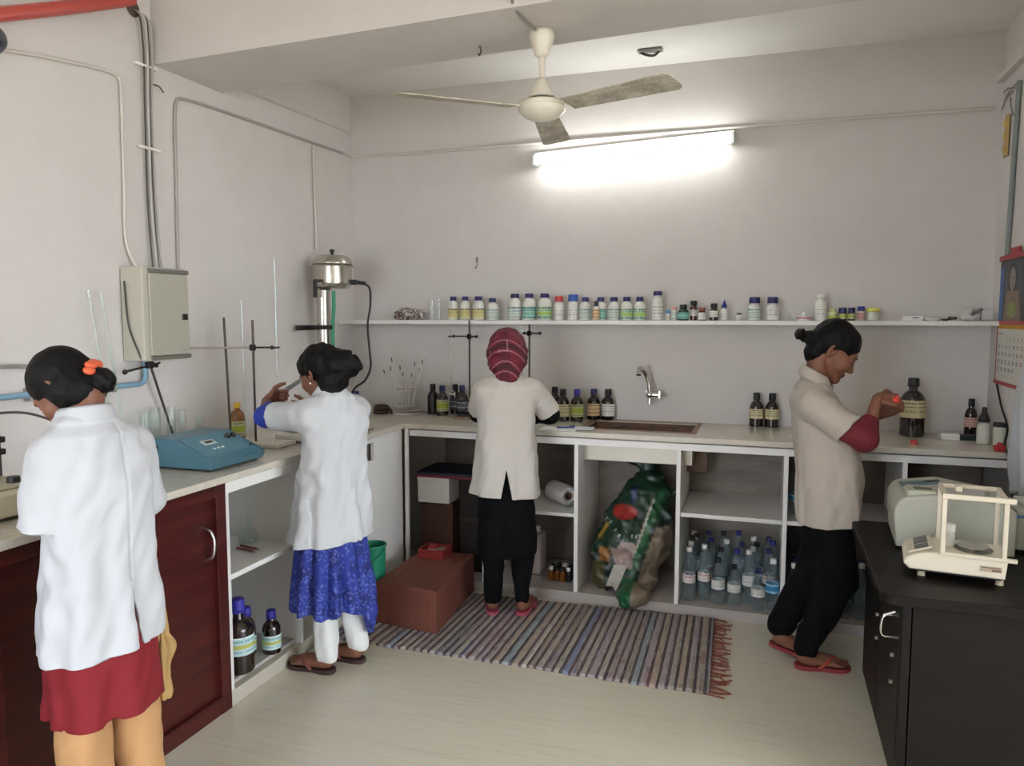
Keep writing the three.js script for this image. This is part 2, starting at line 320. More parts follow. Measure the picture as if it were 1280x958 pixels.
// White lab coat: torso ovals, short sleeves cut square, hem, back vent, collar.
function coat(g, c) {
  c.arm ??= c.sleeves[0].a[1] - 0.02; const T = loft(c.keys, 2.3), wr = folds(c.crease ?? 1, c.hem, c.hem + 0.4);
  const sl = c.sleeves.map((s) => { const m = s.m ?? s.a, d = unit(add3(s.b, m, -1)), two = (o, i) => { const q = cone(m, add3(s.b, d, 0.03 + o), s.m ? s.rb - i * 0.9 : s.ra - i, s.rb - i * 0.9); return s.m ? uni([cone(s.a, m, s.ra - i, s.rb - i * 0.9), q], 0.02) : q; }, k = two(0, 0), kin = two(0.01, 0.0195); return (x, y, z) => { const t = (x - s.b[0]) * d[0] + (y - s.b[1]) * d[1] + (z - s.b[2]) * d[2]; return Math.max(k(x, y, z), t, t > -0.06 ? -kin(x, y, z) : -1); }; });
  const f = (x, y, z) => {
    let t = T(x, y, z);
    if (Math.abs(t) < 0.06) t -= wr(x, y, z);
    const v = c.vent, hy = c.hem + (c.tilt?.[0] ?? 0) * x + (c.tilt?.[1] ?? 0) * z;
    let d = t;
    for (const s of sl) { let e = s(x, y, z); if (Math.abs(e) < 0.03) e -= N3(x * 18, y * 18, z * 18) * 0.007; d = smin(d, e, 0.01 + 0.03 * sstep(c.arm - 0.1, c.arm, y)); }
    if (y < c.hem + 0.34) d = Math.max(d, -(t + 0.014 + Math.max(0, y - c.hem - 0.3) * 2));
    if (v && z < (v.z ?? 0) && y < v.top) d = Math.max(d, (v.w * (v.top - y)) / (v.top - c.hem) - Math.abs(x - v.x - (v.lean ?? 0) * (v.top - y)));
    if (c.slit && z < 0 && y < c.slit.top && Math.abs(t) < 0.02) d += 0.005 * Math.max(0, 1 - Math.abs(x - c.slit.x - c.slit.lean * (c.slit.top - y)) / 0.007);
    if (v) { const s = Math.abs(x - v.x); if (z < (v.z ?? 0) && y >= v.top && s < 0.004 && Math.abs(t) < 0.02) d += 0.0022 * (1 - s / 0.004); }
    d = Math.max(d, hy - y);
    return Math.max(d, -c.neckHole(x, y, z));
  };
  const m = mesh(surface(f, c.lo, c.hi, c.cell ?? 0.0072), c.mat ?? coatMat, 'lab_coat', g);
  // collar: a folded band round the neck
  const cc = c.collar, ring = [];
  for (let i = 0; i <= 40; i++) { const a = cc.from + ((cc.to - cc.from) * i) / 40; ring.push([Math.sin(a), -Math.cos(a)]); }
  const P = [], I = [], prof = [[1.0, 0.03], [0.96, 0.036], [0.93, 0.03], [0.97, -0.004], [1.2, -0.02], [1.26, -0.017], [1.24, -0.008], [1.06, 0.026]];
  ring.forEach(([sx, sz]) => prof.forEach(([k, h]) => { const x = cc.at[0] + sx * cc.r[0] * k, z = cc.at[2] + sz * cc.r[1] * k; P.push(x, cc.at[1] + h * (cc.h ?? 1) + (cc.slope ?? 0) * (z - cc.at[2]) + (cc.slopeX ?? 0) * (x - cc.at[0]), z); }));
  for (let i = 0; i < 40; i++) for (let j = 0; j < 8; j++) { const a = i * 8 + j, b = i * 8 + ((j + 1) % 8), q = a + 8, r = b + 8; I.push(a, q, b, b, q, r); }
  const G = new THREE.BufferGeometry(); G.setAttribute('position', new THREE.Float32BufferAttribute(P, 3)); G.setIndex(I); G.computeVertexNormals();
  const cm = (c.mat ?? coatMat).clone(); cm.side = THREE.DoubleSide; cm.bumpMap = null;
  mesh(G, cm, 'collar', m);
  return m;
}
const cloth = (g, name, f, lo, hi, cell, mat, colorOf, amp = 1) => { const w = folds(amp, lo[1], hi[1]); return mesh(surface(amp ? (x, y, z) => { const d = f(x, y, z); return Math.abs(d) < 0.05 ? d - w(x, y, z) * 0.7 : d; } : f, lo, hi, cell, colorOf), mat, name, g); };
// ---------------------------------------------------------------- the room: 3.7 m wide, corner of left and back wall at the origin
const W = 3.7, H = 2.97, D = 6.2, T = 0.15;
const floorTex = canvasTex(1024, 1024, (c, w, h) => {
  c.fillStyle = '#d3ccb9'; c.fillRect(0, 0, w, h);
  for (let i = 0; i < 5200; i++) { const y = rnd() * h, x = rnd() * w, l = rr(20, 190), a = rr(0.02, 0.1), t = rnd(); c.strokeStyle = t < 0.5 ? `rgba(148,140,120,${a})` : t < 0.8 ? `rgba(226,220,204,${a * 1.3})` : `rgba(176,160,128,${a})`; c.lineWidth = rr(0.6, 3.4); c.beginPath(); c.moveTo(x, y); c.bezierCurveTo(x + l * 0.3, y + rr(-5, 5), x + l * 0.6, y + rr(-7, 7), x + l, y + rr(-6, 6)); c.stroke(); }
  for (let i = 0; i < 70; i++) { c.fillStyle = `rgba(110,100,82,${rr(0.05, 0.16)})`; c.beginPath(); c.ellipse(rnd() * w, rnd() * h, rr(1, 6), rr(0.6, 2), rr(0, 3), 0, 7); c.fill(); }
});
const floorMat = phys('#ffffff', 0.3, { map: rep(floorTex, 0.42, 0.42), clearcoat: 0.25, clearcoatRoughness: 0.18 });
const plaster = (x0, x1, y0, y1, z0, z1) => boxUV(span(x0, x1, y0, y1, z0, z1, 0), 0.7);
const X2 = 7, ZR = 1.99;                                             // unseen hall added past the desk; its far opening is sized for the daylight
struct('floor', boxUV(span(-T, X2 + T, -0.12, 0, -T, D + T, 0)), floorMat);
struct('ceiling', plaster(-T, X2 + T, H, H + 0.14, -T, D + T), M.ceiling);
struct('wall_back', plaster(-T, W + T, 0, H, -T, 0), M.wall);
struct('wall_left', plaster(-T, 0, 0, H, 0, D), M.wall);
struct('wall_right', plaster(W, W + T, 0, H, 0, ZR), M.wall);
struct('wall_added_hall_back', plaster(W + T, X2, 0, H, ZR - T, ZR), M.wall);
const oz0 = 2.2, oz1 = 5.9, oh = 2.7;
struct('wall_added_hall_right', merge([plaster(X2, X2 + T, 0, H, ZR, oz0), plaster(X2, X2 + T, 0, H, oz1, D), plaster(X2, X2 + T, oh, H, oz0, oz1)]), M.wall);
const wx0 = 0.25, wx1 = 1.9, wy0 = 0.4, wy1 = 2.5;                   // unseen window behind the camera, added to light beam and ceiling
struct('wall_front', merge([plaster(-T, wx0, 0, H, D, D + T), plaster(wx1, X2 + T, 0, H, D, D + T), plaster(wx0, wx1, wy1, H, D, D + T), plaster(wx0, wx1, 0, wy0, D, D + T)]), M.wall);
struct('trim_3', plaster(W - 0.035, W, 2.715, 2.745, 0, ZR - 0.02), M.wall);
struct('trim_1', merge([span(X2 - 0.02, X2 + T + 0.02, 0, oh + 0.04, oz0 - 0.05, oz0 + 0.04), span(X2 - 0.02, X2 + T + 0.02, 0, oh + 0.04, oz1 - 0.04, oz1 + 0.05), span(X2 - 0.02, X2 + T + 0.02, oh - 0.04, oh + 0.05, oz0, oz1)]), M.wood);
struct('trim_2', merge([span(wx0 - 0.05, wx0 + 0.04, wy0, wy1, D - 0.02, D + T + 0.02), span(wx1 - 0.04, wx1 + 0.05, wy0, wy1, D - 0.02, D + T + 0.02), span(wx0 - 0.05, wx1 + 0.05, wy1 - 0.04, wy1 + 0.05, D - 0.02, D + T + 0.02), span(wx0 - 0.05, wx1 + 0.05, wy0 - 0.05, wy0 + 0.04, D - 0.02, D + T + 0.02)]), M.wood);
struct('ground', merge([span(-9, 24, -0.16, -0.06, D + T, D + 14, 0), span(X2 + T, 24, -0.16, -0.06, -6, D + T, 0)]), std('#b3a58d', 0.95));
// ceiling beam, a little out of square
{
  const s = new THREE.Shape(); s.moveTo(-0.02, -1.24); s.lineTo(-0.02, -1.70); s.lineTo(W + 0.02, -1.9); s.lineTo(W + 0.02, -1.52); s.closePath();
  const g = new THREE.ExtrudeGeometry(s, { depth: H - 2.661 + 0.02, bevelEnabled: false }); g.rotateX(-Math.PI / 2); g.translate(0, 2.661, 0); boxUV(g, 0.7);
  struct('beam', boxUV(g, 0.7), M.wall);
}

// ---------------------------------------------------------------- worktop and cupboards
const CT = 0.938, CU = 0.91;                                        // worktop top and underside
{
  const s = new THREE.Shape(); s.moveTo(0.004, -0.004); s.lineTo(W - 0.004, -0.004); s.lineTo(W - 0.004, -0.575); s.lineTo(0.647, -0.575); s.lineTo(0.647, -4.2); s.lineTo(0.004, -4.2); s.closePath();
  const h = new THREE.Path(); const sx0 = 1.655, sx1 = 2.255, sz0 = 0.07, sz1 = 0.43; h.moveTo(sx0, -sz0); h.lineTo(sx0, -sz1); h.lineTo(sx1, -sz1); h.lineTo(sx1, -sz0); h.closePath(); s.holes.push(h);
  const g = new THREE.ExtrudeGeometry(s, { depth: CT - CU - 0.006, bevelEnabled: true, bevelThickness: 0.003, bevelSize: 0.003, bevelSegments: 2 }); g.rotateX(-Math.PI / 2); g.translate(0, CU + 0.003, 0);
  const m = mesh(boxUV(g, 1.4), M.top, 'worktop');
  tag(m, 'cream polished stone worktop running round two walls in an L', 'worktop');
  // sink
  const k = thing('sink', 'steel sink set in the stone worktop below the wall tap', 'sink');
  const t = 0.012, by = 0.775;
  mesh(merge([span(sx0 + t, sx0 + t + 0.002, by + 0.004, CT - 0.006, sz0 + t, sz1 - t, 0), span(sx1 - t - 0.002, sx1 - t, by + 0.004, CT - 0.006, sz0 + t, sz1 - t, 0), span(sx0 + t, sx1 - t, by + 0.004, CT - 0.006, sz0 + t, sz0 + t + 0.002, 0), span(sx0 + t, sx1 - t, by + 0.004, by + 0.006, sz0 + t, sz1 - t, 0)]), std('#ffffff', 0.55, { map: noiseTex(128, [[3, 3, 0.8], [14, 14, 0.5]], [108, 78, 58], [70, 46, 34]) }), 'stained_lining', k);
  mesh(merge([span(sx0, sx0 + t, by, CT - 0.004, sz0, sz1), span(sx1 - t, sx1, by, CT - 0.004, sz0, sz1), span(sx0 + t, sx1 - t, by, CT - 0.004, sz0, sz0 + t), span(sx0 + t, sx1 - t, by, CT - 0.004, sz1 - t, sz1), span(sx0, sx1, by - 0.01, by + 0.004, sz0, sz1)]), M.steelDull, 'basin', k);
  mesh(merge([span(sx0 - 0.018, sx1 + 0.018, CT, CT + 0.003, sz0 - 0.018, sz0 + 0.004), span(sx0 - 0.018, sx1 + 0.018, CT, CT + 0.003, sz1 - 0.004, sz1 + 0.018), span(sx0 - 0.018, sx0 + 0.004, CT, CT + 0.003, sz0, sz1), span(sx1 - 0.004, sx1 + 0.018, CT, CT + 0.003, sz0, sz1)]), std('#8a6d55', 0.5), 'rim', k);
  mesh(cyl(0.035, 0.035, 0.006, 1.96, by + 0.004, 0.16), M.chrome, 'drain', k);
  mesh(merge([tube([[1.96, by - 0.005, 0.16], [1.965, 0.68, 0.155], [1.985, 0.62, 0.11], [1.99, 0.58, 0.07], [1.99, 0.57, 0.034]], 0.022, 30, 10), cyl(0.04, 0.035, 0.07, 1.96, by - 0.08, 0.16)]), std('#24292a', 0.6), 'drain_pipe', k);
}
const front = 0.56;
function boardSet(parent, list) { for (const [name, a, mat] of list) mesh(span(...a, 0.002), mat ?? M.white, name, parent); }
{
  const b = thing('under_counter_shelving', 'white laminate shelving bays under the back worktop', 'cupboard');
  for (const x of [1.13, 1.66, 2.2, 2.72, 3.245]) mesh(span(x - 0.011, x + 0.011, 0.055, 0.868, 0.03, front), M.whiteEdge, 'side_panel', b);
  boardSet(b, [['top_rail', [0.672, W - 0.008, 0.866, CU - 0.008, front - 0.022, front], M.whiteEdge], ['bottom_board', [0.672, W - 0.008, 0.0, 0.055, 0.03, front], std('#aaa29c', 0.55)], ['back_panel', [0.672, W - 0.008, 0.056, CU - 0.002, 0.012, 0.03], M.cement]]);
  boardSet(b, [['shelf', [1.143, 1.648, 0.466, 0.486, 0.032, front - 0.012]], ['shelf', [2.213, 2.708, 0.52, 0.542, 0.032, front - 0.004]], ['shelf', [2.733, 3.233, 0.52, 0.542, 0.032, front - 0.004]]]);
  mesh(span(2.213, 2.32, 0.7, 0.867, 0.25, 0.262), std('#6a5243', 0.7), 'bracket', b);
}
{
  const c = thing('corner_cabinet', 'white corner cabinet with a brown slot under the worktop', 'cupboard');
  mesh(span(0.612, 0.634, 0.0, 0.785, 0.575, 1.01), M.laminate, 'front_panel', c);
  mesh(merge([span(0.612, 0.634, 0.785, 0.88, 0.575, 0.905), span(0.612, 0.634, 0.785, 0.88, 0.985, 1.01), span(0.612, 0.634, 0.88, CU, 0.575, 1.01)]), M.laminate, 'upper_panel', c);
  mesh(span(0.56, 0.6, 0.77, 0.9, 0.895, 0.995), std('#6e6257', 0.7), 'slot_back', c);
  mesh(span(0.65, 0.672, 0.0, CU, 0.56, 0.575), M.whiteEdge, 'edge_post', c);
  mesh(span(0.02, 0.6, 0.0, CU, 1.01, 1.03), M.white, 'side_panel', c);
}
{
  const c = thing('open_cabinet', 'white open cabinet with one shelf of glassware beside dark doors', 'cupboard');
  const z0 = 1.585, z1 = 2.085;
  boardSet(c, [['side_panel', [0.03, 0.63, 0.06, CU, z0, z0 + 0.02]], ['side_panel', [0.03, 0.63, 0.06, CU, z1 - 0.02, z1]], ['top_rail', [0.612, 0.634, 0.862, CU, z0, z1], M.whiteEdge], ['shelf', [0.05, 0.625, 0.508, 0.53, z0 + 0.021, z1 - 0.021], M.whiteEdge], ['back_panel', [0.03, 0.045, 0.06, CU, z0 + 0.02, z1 - 0.02]]]);
  mesh(span(0.03, 0.632, 0.0, 0.062, 1.03, z1), std('#bdb6a6', 0.45), 'plinth', c);
  mesh(span(0.05, 0.6, 0.063, 0.079, z0 + 0.021, z1 - 0.021), std('#b7b2ac', 0.5), 'bottom_board', c);
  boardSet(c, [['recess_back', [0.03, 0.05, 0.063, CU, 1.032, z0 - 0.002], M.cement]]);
}
{
  const c = thing('wooden_cupboard', 'dark red-brown wooden cupboard with framed sliding doors', 'cupboard');
  mesh(merge([boxUV(span(0.03, 0.6, 0.0, CU, 2.088, 4.1), 1)]), M.wood, 'carcass', c);
  const door = (z0, z1, hz) => {
    const d = mesh(boxUV(span(0.6, 0.618, 0.07, 0.865, z0 + 0.05, z1 - 0.05), 1.2), M.wood, 'door', c);
    for (const [n, a] of [['stile', [0.6, 0.638, 0.0, CU - 0.002, z0, z0 + 0.055]], ['stile', [0.6, 0.638, 0.0, CU - 0.002, z1 - 0.055, z1]], ['rail', [0.6, 0.636, 0.0, 0.07, z0 + 0.055, z1 - 0.055]], ['rail', [0.6, 0.636, 0.862, CU - 0.002, z0 + 0.055, z1 - 0.055]]]) mesh(boxUV(span(...a), 1.2), M.wood, n, d);
    mesh(tube([[0.618, 0.755, hz], [0.65, 0.735, hz], [0.66, 0.69, hz], [0.65, 0.645, hz], [0.618, 0.625, hz]], 0.006, 24, 8), M.chrome, 'handle', d);
  };
  door(2.092, 3.08, 2.19); door(3.085, 4.09, 3.95);
}
// long wall shelf
{
  const s = mesh(boxUV(span(0.004, W - 0.004, 1.505, 1.528, 0.003, 0.2, 0.002)), M.whiteEdge, 'wall_shelf');
  tag(s, 'long white shelf on the back wall carrying bottles and jars', 'shelf');
}
// dark desk
{
  const d = thing('desk', 'dark brown laminate desk carrying the weighing balance', 'desk');
  const s = new THREE.Shape(), x0 = 2.975, z0 = 1.065, z1 = 1.975, r = 0.05; s.moveTo(W - 0.012, -z0); s.lineTo(x0, -z0); s.lineTo(x0, -(z1 - r)); s.quadraticCurveTo(x0, -z1, x0 + r, -z1); s.lineTo(W - 0.012, -z1); s.closePath();
  const g = new THREE.ExtrudeGeometry(s, { depth: 0.026, bevelEnabled: true, bevelThickness: 0.004, bevelSize: 0.004, bevelSegments: 2 }); g.rotateX(-Math.PI / 2); g.translate(0, 0.67, 0);
  mesh(boxUV(g, 1), M.desk, 'desk_top', d);
  mesh(boxUV(span(3.05, W - 0.01, 0.0, 0.664, 1.08, 1.93), 1), M.desk, 'carcass', d);
  mesh(boxUV(span(3.036, 3.06, 0.0, 0.664, 1.93, 1.952), 1), M.desk, 'side_edge', d);
  mesh(boxUV(span(3.065, W - 0.01, 0.0, 0.66, 1.931, 1.948), 1), M.desk, 'front_panel', d);
  for (const [a, b, hz] of [[1.082, 1.5, 1.47], [1.505, 1.925, 1.83]]) {
    const o = mesh(boxUV(span(3.034, 3.05, 0.06, 0.655, a, b), 1), M.desk, 'door', d);
    if (hz > 1.6) mesh(merge([tube([[3.034, 0.585, hz], [3.005, 0.58, hz], [2.995, 0.55, hz], [3.0, 0.515, hz], [3.034, 0.51, hz]], 0.005, 20, 8), rod([3.0, 0.58, hz], [3.034, 0.6, hz + 0.01], 0.004)]), M.chrome, 'handle', o);
    for (const y of [0.45, 0.36]) mesh(rod([3.024, y, hz], [3.034, y, hz], 0.007, 12), M.steelDull, 'lock', o);
  }
}

// ---------------------------------------------------------------- lamp, fan, wiring
{
  const ang = Math.atan2(2.527 - 2.479, 2.404 - 1.271), t = thing('tube_light', 'lit fluorescent tube light on the back wall above the shelf', 'light', [(1.271 + 2.404) / 2, 2.503, 0]);
  t.rotation.z = ang;
  mesh(box(1.15, 0.036, 0.03, 0, 0.012, 0.015, 0.004), std('#e9e9e6', 0.4), 'batten', t);
  const tubeMat = std('#ffffff', 0.3, { emissive: new THREE.Color(0.96, 1.0, 0.99), emissiveIntensity: 4 });
  mesh(rod([-0.555, -0.012, 0.062], [0.555, -0.012, 0.062], 0.0165, 20), tubeMat, 'tube', t);
  for (const s of [-1, 1]) mesh(box(0.022, 0.06, 0.065, s * 0.567, -0.034, 0.045, 0.006), std('#d5d5d0', 0.4), 'end_cap', t);
  for (let i = 0; i < 7; i++) { const l = new THREE.PointLight(new THREE.Color(0.96, 1, 0.985), TUBE_CD, 0, 2); l.name = 'tube_lamp'; l.position.set(-0.48 + i * 0.16, -0.014, 0.098); l.castShadow = true; l.shadow.radius = 1; t.add(l); }
}
{
  const f = thing('ceiling_fan', 'cream three-bladed ceiling fan with dusty blades hanging from the beam', 'fan', [1.752, 0, 1.55]);
  mesh(lathe([[0, 2.661], [0.042, 2.661], [0.05, 2.64], [0.046, 2.62], [0.028, 2.565], [0.016, 2.555], [0.0, 2.555]]), M.creamFan, 'canopy', f);
  mesh(cyl(0.0125, 0.0125, 0.17, 0, 2.4, 0), M.creamFan, 'down_rod', f);
  mesh(lathe([[0, 2.478], [0.017, 2.478], [0.024, 2.464], [0.05, 2.412], [0.056, 2.4], [0, 2.4]]), M.creamFan, 'lower_cover', f);
  mesh(cyl(0.05, 0.05, 0.008, 0, 2.393, 0, 30), M.cableDark, 'gap_ring', f);
  mesh(lathe([[0, 2.393], [0.062, 2.393], [0.086, 2.386], [0.094, 2.38], [0.094, 2.373], [0.088, 2.37], [0.094, 2.367], [0.094, 2.356], [0.084, 2.345], [0.066, 2.33], [0.04, 2.319], [0.015, 2.315], [0, 2.314]], 36), M.creamFan, 'motor', f);
  const dust = noiseTex(128, [[8, 8, 0.7], [40, 40, 0.6]], [190, 182, 166], [62, 62, 60]), bladeMat = std('#ffffff', 0.6, { map: dust });
  for (const deg of [21, 141, 261]) {
    const s = new THREE.Shape(); s.moveTo(0.125, -0.048); s.lineTo(0.55, -0.066); s.quadraticCurveTo(0.58, -0.062, 0.582, -0.036); s.lineTo(0.582, 0.036); s.quadraticCurveTo(0.58, 0.06, 0.555, 0.062); s.lineTo(0.125, 0.05); s.closePath();
    const g = new THREE.ExtrudeGeometry(s, { depth: 0.0025, bevelEnabled: true, bevelThickness: 0.001, bevelSize: 0.001, bevelSegments: 1, curveSegments: 8 });
    const h = mesh(boxUV(g, 3), bladeMat, 'blade', f); h.rotation.order = 'YXZ'; h.rotation.set(-Math.PI / 2 + 0.2, (deg * Math.PI) / 180 * -1, 0); h.position.set(0, 2.362, 0);
    h.rotation.set(0, 0, 0); h.quaternion.setFromAxisAngle(V(0, 1, 0), (-deg * Math.PI) / 180).multiply(new THREE.Quaternion().setFromAxisAngle(V(1, 0, 0), Math.PI / 2 - 0.17));
    const br = mesh(merge([box(0.09, 0.03, 0.003, 0.115, -0.015, -0.004, 0.001), cyl(0.005, 0.005, 0.004, 0.15, 0.01, 0, 8), cyl(0.005, 0.005, 0.004, 0.15, -0.014, 0, 8)]), M.creamFan, 'blade_bracket', h);
    for (const v of [-0.03, 0.028]) mesh(rod([0.15, v, 0.001], [0.555, v * 1.25, 0.001], 0.0035, 6), bladeMat, 'stiffening_rib', h);
  }
  mesh(tube([[-0.03, 2.76, 0.262], [-0.04, 2.72, 0.262], [-0.04, 2.68, 0.245], [-0.03, 2.655, 0.14], [-0.012, 2.645, 0.05]], 0.006, 30, 8), M.cableGrey, 'supply_cable', f);
}
{
  const h = thing('fan_hook', 'grey steel hook plate on the ceiling beyond the fan', 'hook', [1.98, 2.955, 0.28]);
  mesh(box(0.13, 0.012, 0.05, 0, 0, 0, 0.004), M.cableGrey, 'plate', h);
  mesh(tube([[-0.05, 0.002, 0], [-0.02, -0.016, 0.01], [0.02, -0.016, -0.01], [0.05, 0.002, 0]], 0.007, 16, 8), M.cableDark, 'loop', h);
}
const pipe = (name, label, cat, pts, r, mat, seg = 60) => tag(mesh(tube(pts, r, seg, 8), mat, name), label, cat);
pipe('conduit', 'pale conduit running along the back wall above the tube light', 'conduit', [[0.012, 2.59, 0.1], [0.05, 2.588, 0.02], [0.4, 2.583, 0.012], [1.2, 2.585, 0.014], [2.2, 2.59, 0.012], [3.2, 2.592, 0.014], [3.66, 2.59, 0.014]], 0.0085, M.conduit, 90);
pipe('conduit', 'grey conduit bent down the left wall into the meter box', 'conduit', [[0.009, 1.74, 1.6], [0.009, 2.2, 1.59], [0.009, 2.51, 1.578], [0.009, 2.55, 1.56], [0.009, 2.561, 1.5], [0.012, 2.575, 1.0], [0.012, 2.583, 0.5], [0.012, 2.59, 0.12]], 0.0075, std('#a7a19a', 0.55), 90);
pipe('conduit', 'pale conduit dropping down the left wall to the water still', 'conduit', [[0.012, 2.57, 0.46], [0.012, 2.3, 0.455], [0.012, 1.96, 0.445]], 0.007, M.conduit);
pipe('conduit', 'thin pale conduit highest on the left wall under the ceiling', 'conduit', [[0.008, 2.722, 1.22], [0.008, 2.73, 0.6], [0.008, 2.738, 0.02]], 0.006, M.conduit);
pipe('conduit', 'pale conduit bending down left of the cable bundle on the left wall', 'conduit', [[0.012, 2.49, 2.45], [0.012, 2.53, 2.2], [0.012, 2.556, 1.93], [0.012, 2.545, 1.9], [0.012, 2.48, 1.895], [0.012, 2.1, 1.9], [0.014, 1.85, 1.9], [0.03, 1.765, 1.87]], 0.0065, M.conduit, 80);
tag(mesh(merge([tube([[0.05, 2.43, 2.83], [0.05, 2.75, 2.12], [0.05, 2.875, 1.855]], 0.026, 20, 12), cyl(0.03, 0.03, 0.03, 0.03, 2.7, 2.2)]), phys('#b9493f', 0.4, { clearcoat: 0.3 }), 'red_pipe'), 'glossy red pipe sloping up the left wall by the beam', 'pipe');
{
  const c = thing('cable_bundle', 'bundle of grey cables hanging from a hole down to the meter box', 'cable');
  const cab = (dz, dx, mat, r, z1) => mesh(tube([[-0.02, 2.86, 1.81], [0.03 + dx, 2.84, 1.79 + dz], [0.025 + dx, 2.74, 1.765 + dz], [0.02 + dx, 2.45, 1.765 + dz * 0.8], [0.016 + dx, 2.1, 1.765 + dz], [0.02 + dx, 1.9, z1], [0.03 + dx, 1.765, z1]], r, 60, 7), mat, 'cable', c);
  cab(0.012, 0, M.cableDark, 0.0035, 1.775); cab(-0.006, 0.004, std('#bdb8b0', 0.5), 0.006, 1.755); cab(-0.022, 0, M.cableDark, 0.0038, 1.74); cab(-0.036, 0.002, std('#b3aea6', 0.5), 0.005, 1.725);
  mesh(lathe([[0.0, 0], [0.03, 0], [0.036, 0.004], [0.03, 0.01], [0, 0.01]]).rotateZ(-Math.PI / 2).translate(-0.002, 2.865, 1.8), std('#5b4a43', 0.9), 'wall_hole', c);
  for (const y of [2.63, 2.28]) mesh(box(0.02, 0.012, 0.12, 0.016, y, 1.755, 0.004), M.whiteEdge, 'clip', c);
}
tag(mesh(tube([[-0.02, 2.58, 1.7], [0.02, 2.57, 1.69], [0.02, 2.55, 1.66]], 0.0035, 10, 6), M.cableDark, 'loose_wire'), 'short loose wire beside the cable bundle under the beam', 'wire');
{
  const s = thing('wall_lamp_socket', 'round dark socket on the left wall at the conduit end', 'socket', [0.004, 2.515, 2.47]);
  mesh(lathe([[0, 0], [0.05, 0], [0.052, 0.02], [0.042, 0.045], [0.03, 0.05], [0.028, 0.03], [0, 0.03]]).rotateZ(-Math.PI / 2), std('#4b4c52', 0.5), 'housing', s);
  mesh(new THREE.SphereGeometry(0.024, 16, 12).translate(0.035, 0, 0), M.blackShiny, 'lens', s);
}
{
  const b = thing('meter_box', 'grey-beige metal meter box on the left wall under cables', 'electric box');
  const m = std('#a9a596', 0.5), m2 = std('#b9b5a6', 0.45);
  mesh(span(0.004, 0.12, 1.36, 1.762, 1.675, 1.935, 0.006), m2, 'housing', b);
  for (const y of [1.738, 1.364]) mesh(span(0.02, 0.132, y, y + 0.017, 1.672, 1.9, 0.002), std('#6b675e', 0.5), 'edge_strip', b);
  const d = mesh(span(0.12, 0.131, 1.383, 1.735, 1.678, 1.905, 0.004), m, 'door', b);
  mesh(merge([span(0.131, 0.137, 1.535, 1.562, 1.692, 1.722, 0.002)]), M.iron, 'latch', d);
  mesh(span(0.131, 0.1325, 1.4, 1.404, 1.69, 1.72, 0), M.cableGrey, 'maker_plate', d);
  mesh(tube([[0.03, 1.7, 1.94], [0.05, 1.5, 1.942], [0.09, 1.4, 1.938], [0.1, 1.36, 1.93]], 0.004, 24, 6), M.cableDark, 'side_wire', b);
}
{
  const p = thing('water_pipe', 'blue water pipe clipped along the left wall behind the woman', 'pipe');
  const bm = std('#7fa3b8', 0.45);
  mesh(tube([[0.03, 1.262, 3.2], [0.03, 1.262, 2.5], [0.03, 1.258, 1.95], [0.03, 1.262, 1.86], [0.03, 1.28, 1.845], [0.03, 1.36, 1.845]], 0.0115, 60, 10), bm, 'pipe_run', p);
  for (const z of [2.4, 2.02]) mesh(box(0.04, 0.05, 0.016, 0.024, 1.236, z, 0.004), M.cableGrey, 'pipe_clip', p);
}
tag(mesh(tube([[0.02, 1.372, 3.2], [0.02, 1.368, 2.42], [0.02, 1.36, 2.37], [0.0, 1.36, 2.36]], 0.0075, 30, 8), M.cableGrey, 'drain_line'), 'thin grey pipe above the blue one ending in the left wall', 'pipe');
{
  const s = thing('retort_clamp_stand', 'dark clamp rod leaning on the left wall below the meter box', 'clamp');
  mesh(rod([0.055, 0.955, 1.7], [0.06, 1.352, 1.85], 0.0055), M.rodm, 'rod', s);
  mesh(box(0.08, 0.018, 0.07, 0.055, CT, 1.7, 0.004), M.iron, 'base', s);
  mesh(merge([rod([0.07, 1.32, 1.99], [0.06, 1.345, 1.79], 0.005), box(0.025, 0.03, 0.03, 0.062, 1.325, 1.85, 0.004), new THREE.SphereGeometry(0.011, 10, 8).translate(0.07, 1.318, 1.995), new THREE.SphereGeometry(0.01, 10, 8).translate(0.06, 1.335, 1.81)]), M.iron, 'clamp', s);
}
{
  const g = thing('beaded_strip', 'gold ornament strip hanging at the corner of the right wall', 'ornament', [W - 0.004, 2.345, 0.14]);
  mesh(box(0.012, 0.2, 0.05, -0.008, -0.02, 0, 0.004), std('#b99d66', 0.5), 'strip', g);
  for (let i = 0; i < 3; i++) mesh(new THREE.SphereGeometry(0.017, 12, 8).scale(0.5, 1, 1).translate(-0.016, 0.02 + i * 0.06, 0), std('#cfae62', 0.4), 'bead', g);
  g.userData.label = 'gold beaded strip hanging in the corner by the right wall';
}
{
  const c = thing('corner_wires', 'tangle of thin brown wires on the upper right wall', 'wire');
  for (const a of [[2.66, 0.03, 2.62, 0.25], [2.61, 0.05, 2.64, 0.3], [2.58, 0.02, 2.62, 0.2], [2.6, 0.16, 2.5, 0.22]]) mesh(tube([[W - 0.008, a[0], a[1]], [W - 0.014, (a[0] + a[2]) / 2 + 0.01, (a[1] + a[3]) / 2], [W - 0.008, a[2], a[3]]], 0.0035, 12, 6), M.cableGrey, 'wire', c);
  mesh(tube([[W - 0.01, 2.64, 0.3], [W - 0.012, 2.4, 0.29], [W - 0.012, 2.0, 0.27], [W - 0.012, 1.84, 0.26]], 0.012, 30, 8), std('#7f8583', 0.5), 'drop_conduit', c);
  mesh(span(W - 0.06, W - 0.003, 2.72, 2.97, 0.35, 0.9, 0), M.wall, 'plaster_rib', c); c.children.pop();
}

